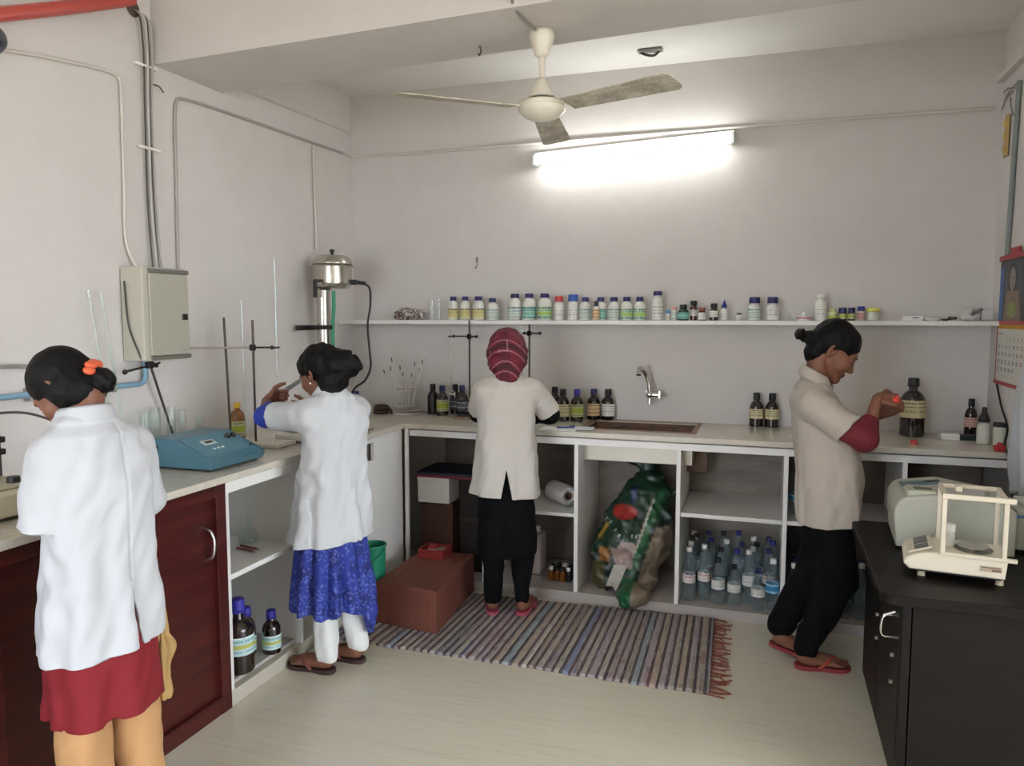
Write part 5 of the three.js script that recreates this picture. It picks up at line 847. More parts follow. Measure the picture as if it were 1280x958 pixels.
// PET bottles
{
  const caps = [M.capWhite, M.capNavy, M.capBlack, M.capBlue], kinds = ['redband', 'white', 'white', 'blue', 'redband'];
  const pet = (label, x, z, cap, lab, y = 0.056, grp = 'empty plastic bottles in the bay beside the sink bay', h = 0.26) => bottle('plastic_bottle', label, 'bottle', x, y, z, { r: 0.033, h, neck: [0.012, 0.022], shoulder: 0.07, round: 0.55, cap: [0.0145, 0.02, cap], label: lab ? [0.36, 0.56, lab] : null, mat: M.pet, ring: 1 }, grp, rnd() * 6);
  const fr = [['clear plastic bottle with navy-and-white band at the bay\'s left front', 2.255, 0.47, M.capWhite, 'redband', 0.27], ['clear plastic bottle with white red-lined band, second along the front', 2.33, 0.43, M.capWhite, 'redband', 0.28], ['clear plastic bottle with tilted white label in the front row', 2.405, 0.48, M.capBlack, 'white', 0.23], ['short clear plastic bottle with white label, middle of front row', 2.485, 0.47, M.capBlack, 'white', 0.2], ['clear plastic bottle with high white label, right of the front middle', 2.555, 0.42, M.capWhite, 'white', 0.27], ['clear plastic bottle with low cream label beside the blue-labelled one', 2.604, 0.5, M.capNavy, 'white', 0.2], ['clear plastic bottle with bright blue label at the bay\'s right front', 2.674, 0.475, M.capWhite, 'blue', 0.25]];
  for (const [l, x, z, c, k, h] of fr) pet(l, x, z, c, k, 0.056, 'empty plastic bottles in the bay beside the sink bay', h);
  for (let r = 0; r < 3; r++) for (let i = 0; i < 6; i++) pet(`clear empty plastic bottle ${['just behind the front row', 'in the third row back', 'in the rearmost row'][r]} of the bay, ${['first', 'second', 'third', 'fourth', 'fifth', 'sixth'][i]} from left`, 2.252 + i * 0.08 + (r % 2) * 0.02, 0.345 - r * 0.085, caps[(r * 2 + i) % 4], (i + r) % 4 === 1 ? kinds[(i + r) % 5] : null, 0.056, 'empty plastic bottles in the bay beside the sink bay', 0.25 + r * 0.015 + rr(-0.01, 0.02));
  for (let r = 0; r < 3; r++) for (let i = 0; i < 6; i++) pet(`clear plastic bottle behind woman with bun, ${['front', 'middle', 'back'][r]} row, ${['first', 'second', 'third', 'fourth', 'fifth', 'sixth'][i]} from left`, 2.775 + i * 0.078 + (r % 2) * 0.015, 0.47 - r * 0.09, caps[(r + i * 3) % 4], (i * 2 + r) % 5 === 1 ? 'blue' : null, 0.056, 'empty plastic bottles behind the woman with hair bun', 0.25 + rr(-0.02, 0.02));
  for (const [i, x] of [2.775, 2.87].entries()) pet(i ? 'clear plastic bottle on the shelf over the bottles, behind the woman\'s back' : 'clear plastic bottle with blue label on the shelf at the woman\'s back', x, 0.4, M.capBlue, i ? null : 'blue', 0.5425, 'bottles on the shelf behind the woman with hair bun', 0.19);
}
// ---------------------------------------------------------------- on the desk
{
  const s = thing('spectrometer', 'pale grey-green benchtop spectrometer with blue-grey keypad on the desk', 'instrument', [3.283, 0.7, 1.3], -0.06); s.scale.x = 0.68;
  const sh = new THREE.Shape(); sh.moveTo(-0.27, 0.02); sh.lineTo(0.26, 0.02); sh.lineTo(0.26, 0.16); sh.lineTo(0.22, 0.178); sh.lineTo(-0.05, 0.205); sh.lineTo(-0.24, 0.185); sh.quadraticCurveTo(-0.285, 0.17, -0.285, 0.12); sh.closePath();
  const e = new THREE.ExtrudeGeometry(sh, { depth: 0.33, bevelEnabled: true, bevelThickness: 0.01, bevelSize: 0.01, bevelSegments: 3 }); e.translate(0, 0, -0.17);
  const pm = std('#b9b9ab', 0.45);
  mesh(e, pm, 'casing', s); 
  mesh(box(0.2, 0.006, 0.07, 0.0, 0, 0, 0.003).rotateZ(0.1).translate(-0.14, 0.205, -0.06), std('#5f7886', 0.4), 'keypad', s); mesh(box(0.075, 0.004, 0.03, 0, 0, 0, 0.002).rotateZ(0.1).translate(-0.08, 0.2155, -0.06), std('#2a3436', 0.2), 'display', s);
  mesh(box(0.14, 0.03, 0.12, -0.16, 0.186, 0.08, 0.01).rotateZ(0.0), std('#c2c6b3', 0.45), 'sample_lid', s); mesh(box(0.09, 0.006, 0.035, -0.15, 0.213, 0.09, 0.003), std('#4a5450', 0.4), 'lid_grip', s);
  for (const [x, z] of [[-0.24, -0.13], [0.22, -0.13], [-0.24, 0.13], [0.22, 0.13]]) mesh(cyl(0.016, 0.016, 0.024, x, 0, z), M.black, 'foot', s);
  const o = thing('printer', 'pale grey instrument with a blue stripe at the desk\'s wall end', 'instrument', [3.58, 0.7, 1.28]);
  mesh(box(0.2, 0.15, 0.2, 0, 0.01, 0, 0.012), std('#b4b7aa', 0.45), 'casing', o); mesh(box(0.202, 0.014, 0.202, 0, 0.128, 0, 0.003), std('#5a7fb8', 0.4), 'stripe', o); mesh(box(0.14, 0.02, 0.14, 0, 0.158, 0, 0.008), std('#c4c6ba', 0.45), 'lid', o);
  for (const [x, z] of [[-0.08, -0.08], [0.08, -0.08], [-0.08, 0.08], [0.08, 0.08]]) mesh(cyl(0.01, 0.01, 0.012, x, 0, z), M.black, 'foot', o);
}
{
  const b = thing('balance', 'cream laboratory weighing balance with glass draught shield on the desk', 'balance', [3.255, 0.711, 1.7], -0.12);
  const cm = M.plasticCream, frame = std('#d8cdb8', 0.4);
  const sh = new THREE.Shape(); sh.moveTo(-0.165, 0.022); sh.lineTo(0.095, 0.022); sh.lineTo(0.1, 0.07); sh.lineTo(-0.07, 0.074); sh.lineTo(-0.12, 0.07); sh.quadraticCurveTo(-0.182, 0.055, -0.178, 0.035); sh.closePath();
  const e = new THREE.ExtrudeGeometry(sh, { depth: 0.19, bevelEnabled: true, bevelThickness: 0.007, bevelSize: 0.006, bevelSegments: 3 }); e.translate(0, 0, -0.1); mesh(e, cm, 'base', b);
  mesh(box(0.25, 0.014, 0.17, -0.03, 0.008, 0, 0.004), std('#2d2b2a', 0.5), 'base_tray', b);
  mesh(box(0.075, 0.008, 0.15, 0, 0, 0, 0.004).rotateZ(0.36).translate(-0.135, 0.073, 0.0), frame, 'control_panel', b);
  mesh(box(0.042, 0.004, 0.075, 0, 0, 0, 0.001).rotateZ(0.36).translate(-0.132, 0.0815, -0.03), std('#4a4a4c', 0.3), 'keypad', b); mesh(box(0.042, 0.004, 0.045, 0, 0, 0, 0.001).rotateZ(0.36).translate(-0.132, 0.0815, 0.045), std('#3a3c40', 0.2), 'display', b);
  const x0 = -0.075, x1 = 0.094, z0 = -0.095, z1 = 0.095, y0 = 0.076, y1 = 0.26, p = 0.007;
  for (const [x, z] of [[x0, z0], [x1, z0], [x0, z1], [x1, z1]]) mesh(span(x - p, x + p, y0, y1, z - p, z + p, 0.002), frame, 'post', b);
  mesh(merge([span(x0 - p, x1 + 0.025, y1, y1 + 0.016, z1 - p, z1 + p), span(x0 - p, x1 + p, y1, y1 + 0.012, z0 - p, z0 + p), span(x0 - p, x0 + p, y1, y1 + 0.012, z0, z1), span(x1 - p, x1 + p, y1, y1 + 0.012, z0, z1)]), frame, 'top_frame', b);
  mesh(span(x0 - p, x1 + 0.035, y0 - 0.002, y0 + 0.01, z1 - p, z1 + p + 0.003), frame, 'bottom_rail', b);
  for (const [n, a] of [['glass_pane', [x0 + p, x1 - p, y0, y1, z1 - 0.001, z1 + 0.001]], ['glass_pane', [x0 + p, x1 - p, y0, y1, z0 - 0.001, z0 + 0.001]], ['glass_pane', [x0 - 0.001, x0 + 0.001, y0, y1, z0 + p, z1 - p]], ['glass_pane', [x1 - 0.001, x1 + 0.001, y0, y1, z0 + p, z1 - p]], ['glass_lid', [x0, x1, y1 + 0.004, y1 + 0.006, z0, z1]]]) mesh(span(...a, 0), M.glass, n, b);
  mesh(box(0.02, 0.02, 0.03, -0.03, y1 + 0.006, 0, 0.005), frame, 'lid_grip', b);
  mesh(merge([cyl(0.045, 0.045, 0.004, 0.02, y0 + 0.012, 0), cyl(0.008, 0.008, 0.014, 0.02, y0, 0)]), M.steel, 'weighing_pan', b); mesh(cyl(0.055, 0.058, 0.005, 0.02, y0, 0), std('#6d655d', 0.5), 'pan_ring', b);
  mesh(box(0.06, 0.018, 0.001, 0.06, 0.037, 0.0975, 0), std('#b7a48c', 0.6), 'maker_plate', b); mesh(merge([box(0.05, 0.003, 0.001, 0.06, 0.049, 0.098, 0), box(0.025, 0.006, 0.001, 0.075, 0.04, 0.098, 0)]), std('#6d5a48', 0.6), 'print', b);
  for (const [x, z] of [[-0.13, 0.06], [0.09, 0.06], [-0.13, -0.06], [0.09, -0.06]]) mesh(cyl(0.012, 0.01, 0.024, x, -0.011, z), z > 0 ? std('#b5a98f', 0.4) : M.black, 'foot', b);
  const w = thing('weighing_bottle', 'white capped vial standing inside the balance\'s glass shield', 'vial', [3.21, 0.711 + y0, 1.68]); mesh(lathe([[0, 0.001], [0.014, 0], [0.015, 0.05], [0.013, 0.054], [0, 0.054]]), std('#cfcabd', 0.4), 'body', w); mesh(cyl(0.016, 0.016, 0.022, 0, 0.054, 0), M.capWhite, 'cap', w);
}
// calendar on the right wall
{
  const c = thing('wall_calendar', 'wall calendar with portrait picture, red frame and date sheet', 'calendar', [W - 0.006, 0, 0]);
  const pic = canvasTex(256, 192, (x, w, h) => { x.fillStyle = '#232b35'; x.fillRect(0, 0, w, h); x.fillStyle = '#2f5f9c'; x.fillRect(0, 30, 34, h); x.fillStyle = '#37414a'; x.beginPath(); x.ellipse(128, 84, 78, 86, 0, 0, 7); x.fill(); x.fillStyle = '#1a1c20'; x.beginPath(); x.ellipse(120, 60, 46, 54, 0, 0, 7); x.fill(); x.fillStyle = '#8a8078'; x.beginPath(); x.ellipse(120, 66, 27, 34, 0, 0, 7); x.fill(); x.fillStyle = '#4a4440'; x.fillRect(105, 60, 10, 3); x.fillRect(126, 60, 10, 3); x.fillRect(112, 82, 17, 3); x.fillStyle = '#7c6350'; x.beginPath(); x.moveTo(40, h); x.lineTo(66, 100); x.lineTo(180, 100); x.lineTo(210, h); x.fill(); x.fillStyle = '#7f8a3c'; x.beginPath(); x.ellipse(120, 158, 40, 24, 0, 0, 7); x.fill(); x.fillStyle = '#9aa0a3'; for (let i = 0; i < 14; i++) x.fillRect(60 + rnd() * 120, 108 + rnd() * 70, 3, 10); });
  const dates = canvasTex(512, 400, (x, w, h) => { x.fillStyle = '#c9c5bc'; x.fillRect(0, 0, w, h); x.fillStyle = '#b98a2c'; x.fillRect(0, 0, w, 44); x.fillStyle = '#4a4540'; x.font = 'bold 34px sans-serif'; x.textAlign = 'center'; x.fillRect(30, 74, 90, 5); let col = 2, row = 0; for (let d = 1; d <= 31; d++) { x.fillStyle = col === 6 ? '#a3262c' : '#45413c'; x.fillText(String(d), 46 + col * 70, 124 + row * 50); if (++col > 6) { col = 0; row++; } } });
  const panel = (y0, y1, z0, z1, mat, n) => { const g = new THREE.BoxGeometry(0.004, y1 - y0, z1 - z0); g.translate(-0.004, (y0 + y1) / 2, (z0 + z1) / 2); return mesh(g, mat, n, c); };
  panel(1.524, 1.83, 0.17, 0.6, std('#ffffff', 0.4, { map: pic }), 'picture'); panel(1.235, 1.524, 0.17, 0.6, std('#ffffff', 0.7, { map: dates }), 'date_sheet');
  const rd = std('#a8383c', 0.5);
  mesh(merge([span(-0.012, 0.001, 1.818, 1.842, 0.16, 0.61), span(-0.01, -0.001, 1.842, 1.87, 0.33, 0.46), span(-0.009, -0.001, 1.512, 1.53, 0.164, 0.605), span(-0.009, -0.001, 1.222, 1.24, 0.15, 0.61), span(-0.008, -0.001, 1.235, 1.52, 0.164, 0.172)]), rd, 'red_frame', c);
}
// coat hung on the right wall
{
  const h = thing('hanging_coat', 'white lab coat hanging on the right wall past the calendar', 'coat', [W - 0.045, 0, 0.86]);
  const L = loft([[0.8, 0.034, 0.13, 0, 0], [0.86, 0.038, 0.165, 0, 0], [1.0, 0.038, 0.18, 0, 0], [1.2, 0.036, 0.17, 0, 0], [1.36, 0.028, 0.11, 0, 0], [1.42, 0.02, 0.03, 0, 0]], 2.2);
  mesh(surface((x, y, z) => L(x, y, z) - Math.sin(z * 42 + N3(y * 3, z * 3, 1) * 3) * 0.01 * sstep(1.35, 1.0, y) - N3(x * 9, y * 5, z * 14) * 0.01, [-0.09, 0.78, -0.25], [0.042, 1.45, 0.25], 0.009), coatMat, 'fabric', h);
  mesh(merge([rod([0.02, 1.43, 0], [0.042, 1.455, 0], 0.006), new THREE.SphereGeometry(0.01, 10, 8).translate(0.02, 1.43, 0)]), M.steelDull, 'peg', h);
}
// ---------------------------------------------------------------- the four women (own axes: feet at the origin, +z ahead, +x her left)
const hairShell = (extra, cut, k = 0.02, amp = 0.006) => { const c = uni([ell([0, 0.035, -0.016], [0.081, 0.09, 0.1]), ...extra], k); return (x, y, z) => { let d = c(x, y, z); if (Math.abs(d) < 0.04) d -= N3(x * 90, y * 22, z * 22) * amp * 0.5 + N3(x * 28, y * 28, z * 28) * amp; return Math.max(d, -cut(x, y, z)); }; };
const faceCut = ell([0, -0.055, 0.085], [0.068, 0.098, 0.07]);
const headCloth = (g, name, f, lo, hi, cell, mat, colorOf, parent) => { const m = mesh(place(surface(f, lo, hi, cell, colorOf), g.hm), mat, name, parent ?? g); return m; };
const torsoOf = (y0, y1, a, b, z) => [cone([-a * 0.3, y0, z], [-a * 0.35, y1 - 0.08, z], b * 0.78, b * 0.72), cone([a * 0.3, y0, z], [a * 0.35, y1 - 0.08, z], b * 0.78, b * 0.72), cone([0, y1 - 0.03, z], [0, y1 + 0.04, z], 0.045, 0.042)];

// 1: nearest, at the left worktop, back to us
{
  const g = person({
    at: [0.87, 2.945], face: [-0.98, -0.2], label: 'woman in white lab coat over red tunic, orange clip in her bun, nearest the camera',
    head: { at: [0.006, 1.358, 0.052], pitch: 0.88, yaw: 0.38, roll: 0.0, s: 0.88 }, neck: [-0.015, 1.25, -0.015], torso: torsoOf(0.75, 1.24, 0.14, 0.085, -0.02),
    arms: [{ s: [0.085, 1.165, -0.02], e: [0.108, 1.04, -0.008], w: [-0.02, 1.06, 0.155], F: [-1, 0.1, 0.5], N: [-0.3, -1, 0], curl: 'loose' }, { s: [-0.135, 1.175, -0.02], e: [-0.175, 1.03, 0.0], w: [-0.1, 0.995, 0.215], F: [0.2, 0, 1], N: [0.4, -1, 0], curl: 'loose' }],
    legs: [{ h: [0.055, 0.78, -0.03], k: [0.05, 0.42, -0.03], a: [0.055, 0.08, -0.07] }, { h: [-0.1, 0.78, -0.03], k: [-0.1, 0.42, -0.03], a: [-0.1, 0.08, -0.07] }], sandal: { sole: M.iron, strap: M.black },
  });
  coat(g, {
    crease: 1.3, mat: std('#bdbfc3', 0.85, { bumpMap: rep(bumpCloth, 6, 6), bumpScale: 0.0006 }),
    keys: [[0.5, 0.166, 0.13, -0.022, -0.015], [0.7, 0.158, 0.124, -0.024, -0.015], [0.9, 0.142, 0.113, -0.026, -0.015], [1.05, 0.138, 0.105, -0.027, -0.02], [1.17, 0.14, 0.095, -0.024, -0.025], [1.235, 0.12, 0.08, -0.018, -0.025], [1.275, 0.085, 0.062, -0.015, -0.022], [1.3, 0.06, 0.05, -0.015, -0.02]],
    sleeves: [{ a: [0.085, 1.185, -0.02], b: [0.112, 0.998, -0.004], ra: 0.06, rb: 0.06 }, { a: [-0.135, 1.185, -0.02], m: [-0.175, 1.03, 0.0], b: [-0.15, 1.01, 0.08], ra: 0.06, rb: 0.058 }],
    hem: 0.648, tilt: [-0.06, 0.0], vent: { x: -0.05, top: 0.84, w: 0.011, lean: -0.06, z: -0.02 }, neckHole: cone([-0.015, 1.29, 0.02], [-0.01, 1.4, 0.05], 0.052), lo: [-0.32, 0.56, -0.24], hi: [0.32, 1.33, 0.24],
    collar: { at: [-0.012, 1.275, -0.008], r: [0.066, 0.062], from: -2.5, to: 2.5, slope: -0.15 },
  });
  cloth(g, 'tunic', loft([[0.47, 0.148, 0.118, -0.022, -0.025], [0.6, 0.143, 0.112, -0.022, -0.022], [0.8, 0.13, 0.095, -0.018, -0.015]]), [-0.24, 0.472, -0.2], [0.22, 0.795, 0.18], 0.008, std('#7c131e', 0.85, { bumpMap: rep(bumpCloth, 8, 8), bumpScale: 0.0005 }), null, 1.4);
  cloth(g, 'trousers', uni([cone([0.045, 0.66, -0.02], [0.048, 0.42, -0.03], 0.074, 0.066), cone([0.05, 0.42, -0.03], [0.052, 0.1, -0.07], 0.07, 0.052), cone([-0.09, 0.66, -0.02], [-0.098, 0.42, -0.03], 0.074, 0.066), cone([-0.1, 0.42, -0.03], [-0.1, 0.1, -0.07], 0.07, 0.052)], 0.012), [-0.22, 0.06, -0.18], [0.18, 0.7, 0.12], 0.008, std('#b98d5f', 0.85), null, 1.2);
  const dp = uni([cone([-0.185, 0.7, -0.02], [-0.19, 0.6, -0.03], 0.03, 0.026), ell([-0.195, 0.575, -0.045], [0.03, 0.034, 0.032]), cone([-0.192, 0.55, -0.045], [-0.19, 0.5, -0.045], 0.02, 0.013), cone([-0.19, 0.5, -0.045], [-0.188, 0.44, -0.045], 0.013, 0.024)], 0.012);
  cloth(g, 'shawl_end', (x, y, z) => dp(x, y, z) - Math.sin(Math.atan2(x + 0.19, z + 0.045) * 6) * 0.003, [-0.26, 0.425, -0.12], [-0.13, 0.73, 0.04], 0.004, std('#b3925c', 0.7), null, 0.3);
  const hair = headCloth(g, 'hair', hairShell([ell([0, 0.0, -0.045], [0.075, 0.078, 0.07]), ell([0, -0.038, -0.026], [0.092, 0.074, 0.072])], ell([0, -0.06, 0.085], [0.066, 0.098, 0.07]), 0.02, 0.003), [-0.12, -0.15, -0.17], [0.12, 0.16, 0.12], 0.0045, hairMat);
  const bun = headCloth(g, 'bun', (x, y, z) => ell([-0.02, -0.07, -0.088], [0.044, 0.044, 0.04])(x, y, z) - N3(x * 60, y * 25, z * 60) * 0.006, [-0.12, -0.15, -0.2], [0.06, 0.03, -0.04], 0.0045, hairMat, null, hair);
  const clip = std('#e0653f', 0.45), W2 = (x, y, z) => V(x, y, z).applyMatrix4(g.hm).toArray();
  mesh(merge([[0.022, -0.045, -0.11], [0.004, -0.03, -0.117], [-0.018, -0.022, -0.117], [-0.038, -0.02, -0.11]].map((c) => place(new THREE.SphereGeometry(0.019, 14, 10).scale(1.25, 0.8, 0.6).translate(...c), g.hm))), clip, 'hair_clip', hair);
  for (const s of [1]) mesh(new THREE.SphereGeometry(0.006, 10, 8).translate(...W2(s * 0.082, -0.045, -0.012)), M.chrome, 'earring', g);
}
// 2: blue skirt
{
  const g = person({
    at: [0.82, 1.65], face: [-0.93, -0.37], label: 'woman in white lab coat over blue printed dress and white leggings, holding up a tube',
    head: { at: [0.012, 1.308, 0.025], pitch: 0.42, yaw: 0.1 }, neck: [-0.01, 1.2, -0.025], torso: torsoOf(0.72, 1.19, 0.13, 0.08, -0.02),
    arms: [{ s: [0.12, 1.155, -0.02], e: [0.15, 1.115, 0.245], w: [0.052, 1.165, 0.385], F: [-1, 0.2, 0.25], N: [-0.3, -0.1, -1], curl: 'grip', thumb: 0.8 }, { s: [-0.145, 1.15, -0.02], e: [-0.2, 0.98, 0.13], w: [-0.12, 1.09, 0.3], F: [0.3, 0.5, 1], N: [1, 0, -0.2], curl: 'grip', thumb: 0.8 }],
    legs: [{ h: [0.055, 0.72, -0.01], k: [0.05, 0.4, 0.0], a: [0.05, 0.09, -0.03], yaw: 0.38, lift: 0.02 }, { h: [-0.085, 0.72, -0.01], k: [-0.09, 0.4, 0.0], a: [-0.098, 0.09, -0.05], yaw: 0.38, lift: 0.02 }], sandal: { sole: std('#3a2320', 0.6), strap: std('#7b3f3b', 0.6) },
  });
  coat(g, {
    keys: [[0.48, 0.192, 0.14, 0.005, -0.015], [0.66, 0.182, 0.13, 0.0, -0.015], [0.84, 0.16, 0.115, -0.005, -0.015], [0.98, 0.142, 0.102, -0.01, -0.02], [1.08, 0.155, 0.1, -0.015, -0.025], [1.15, 0.145, 0.09, -0.015, -0.025], [1.205, 0.1, 0.07, -0.012, -0.025], [1.245, 0.06, 0.052, -0.01, -0.022]],
    sleeves: [{ a: [0.105, 1.135, -0.02], b: [0.148, 1.118, 0.175], ra: 0.068, rb: 0.06 }, { a: [-0.14, 1.14, -0.02], b: [-0.19, 1.0, 0.1], ra: 0.062, rb: 0.06 }],
    crease: 1.6, slit: { x: 0.142, top: 0.79, lean: 0.07 }, hem: 0.59, tilt: [-0.03, 0.0], vent: { x: -0.03, top: 0.6, w: 0.004, z: -0.02 }, neckHole: cone([0.0, 1.235, 0.0], [0.02, 1.34, 0.03], 0.05), lo: [-0.31, 0.54, -0.24], hi: [0.32, 1.27, 0.26],
    collar: { at: [-0.008, 1.225, -0.01], r: [0.063, 0.06], from: -2.5, to: 2.5, slope: -0.1, h: 1.35 },
  });
  const blue = std('#2b3fa6', 0.75), a1 = lin('#27368f'), a2 = lin('#5c6cb8'), a3 = lin('#1a266e');
  const sk = loft([[0.1, 0.195, 0.155, -0.01, -0.02], [0.3, 0.186, 0.148, -0.005, -0.02], [0.5, 0.165, 0.128, 0.0, -0.015], [0.7, 0.15, 0.11, 0.0, -0.015]], 2.1), skm = std('#ffffff', 0.75, { vertexColors: true });
  const skF = (x, y, z) => { const a = Math.atan2(x, z), w = sstep(0.68, 0.36, y); let d = sk(x, y, z); if (Math.abs(d) < 0.08) d -= w * ((Math.abs(Math.sin(a * 6.5 + 0.7 * Math.sin(a * 2.3) + 0.6 * N3(x * 4, y * 2, z * 4))) * 2 - 1.2) * 0.02 + N3(x * 11, y * 3, z * 11) * 0.008); const hem = 0.285 + 0.01 * Math.sin(a * 7 + 0.5) - 0.14 * Math.exp(-(((x + 0.115) / 0.045) ** 2)) * (z < 0.02 ? 1 : 0); d = Math.max(d, hem - y); if (y < 0.56) d = Math.max(d, -(sk(x, y, z) + 0.035)); return d; };
  mesh(surface(skF, [-0.28, 0.12, -0.24], [0.28, 0.69, 0.2], 0.0075, (x, y, z) => { const n = N3(x * 130, y * 130, z * 130), m = N3(x * 22, y * 18, z * 22); return n > 0.34 - 0.16 * sstep(0.45, 0.3, y) * (m > -0.05 ? 1 : 0) ? a2 : m < -0.2 ? a3 : a1; }), skm, 'dress', g);
  const sleeve = uni([cone([0.148, 1.117, 0.17], [0.15, 1.113, 0.24], 0.04, 0.05), cone([0.15, 1.113, 0.235], [0.1, 1.135, 0.27], 0.05, 0.045)], 0.02), cut2 = unit([-0.83, 0.33, 0.6]);
  cloth(g, 'dress_sleeve', (x, y, z) => Math.max(sleeve(x, y, z), (x - 0.1) * cut2[0] + (y - 1.135) * cut2[1] + (z - 0.27) * cut2[2]), [0.03, 1.03, 0.1], [0.23, 1.2, 0.34], 0.006, blue, null, 0.5);
  cloth(g, 'leggings', uni([cone([0.052, 0.5, -0.01], [0.05, 0.3, 0.0], 0.068, 0.054), cone([0.05, 0.3, -0.005], [0.05, 0.085, -0.036], 0.054, 0.045), cone([-0.088, 0.5, -0.01], [-0.09, 0.3, 0.0], 0.068, 0.054), cone([-0.09, 0.3, -0.01], [-0.098, 0.085, -0.056], 0.056, 0.047)], 0.01), [-0.18, 0.06, -0.13], [0.14, 0.5, 0.1], 0.006, std('#dfe0dc', 0.8), null, 1.3);
  const bulk = uni([ell([0.0, 0.015, -0.055], [0.087, 0.078, 0.075]), ell([-0.02, -0.01, -0.11], [0.075, 0.06, 0.055]), ell([-0.04, -0.03, -0.145], [0.045, 0.036, 0.045]), cone([-0.03, -0.02, -0.14], [-0.05, -0.05, -0.18], 0.03, 0.006), cone([0.0, 0.03, -0.12], [-0.03, 0.02, -0.175], 0.026, 0.006), cone([-0.03, 0.0, -0.14], [-0.06, -0.005, -0.165], 0.026, 0.006), ell([0, -0.06, -0.06], [0.072, 0.055, 0.055])], 0.025);
  headCloth(g, 'hair', hairShell([bulk, ell([0, 0.055, 0.04], [0.062, 0.05, 0.055])], faceCut, 0.02, 0.008), [-0.16, -0.14, -0.26], [0.14, 0.17, 0.14], 0.0048, hairMat);
  const W2 = (x, y, z) => V(x, y, z).applyMatrix4(g.hm).toArray();
  mesh(new THREE.SphereGeometry(0.0055, 10, 8).translate(...W2(0.082, -0.046, -0.012)), M.chrome, 'earring', g);
}
// the tube she holds up
{
  const t = thing('held_tube', 'grey glass tube held up in the fist of the woman in blue', 'tube');
  const A = [0.462, 1.205, 1.43], B = [0.5, 1.3, 1.19];
  mesh(rod(A, B, 0.011, 16), std('#6f736f', 0.3), 'tube_body', t);
  mesh(merge([rod([0.46, 1.2, 1.442], A, 0.007), rod(B, [0.503, 1.307, 1.17], 0.014, 16)]), std('#c8ccc7', 0.2), 'tube_end', t);
}
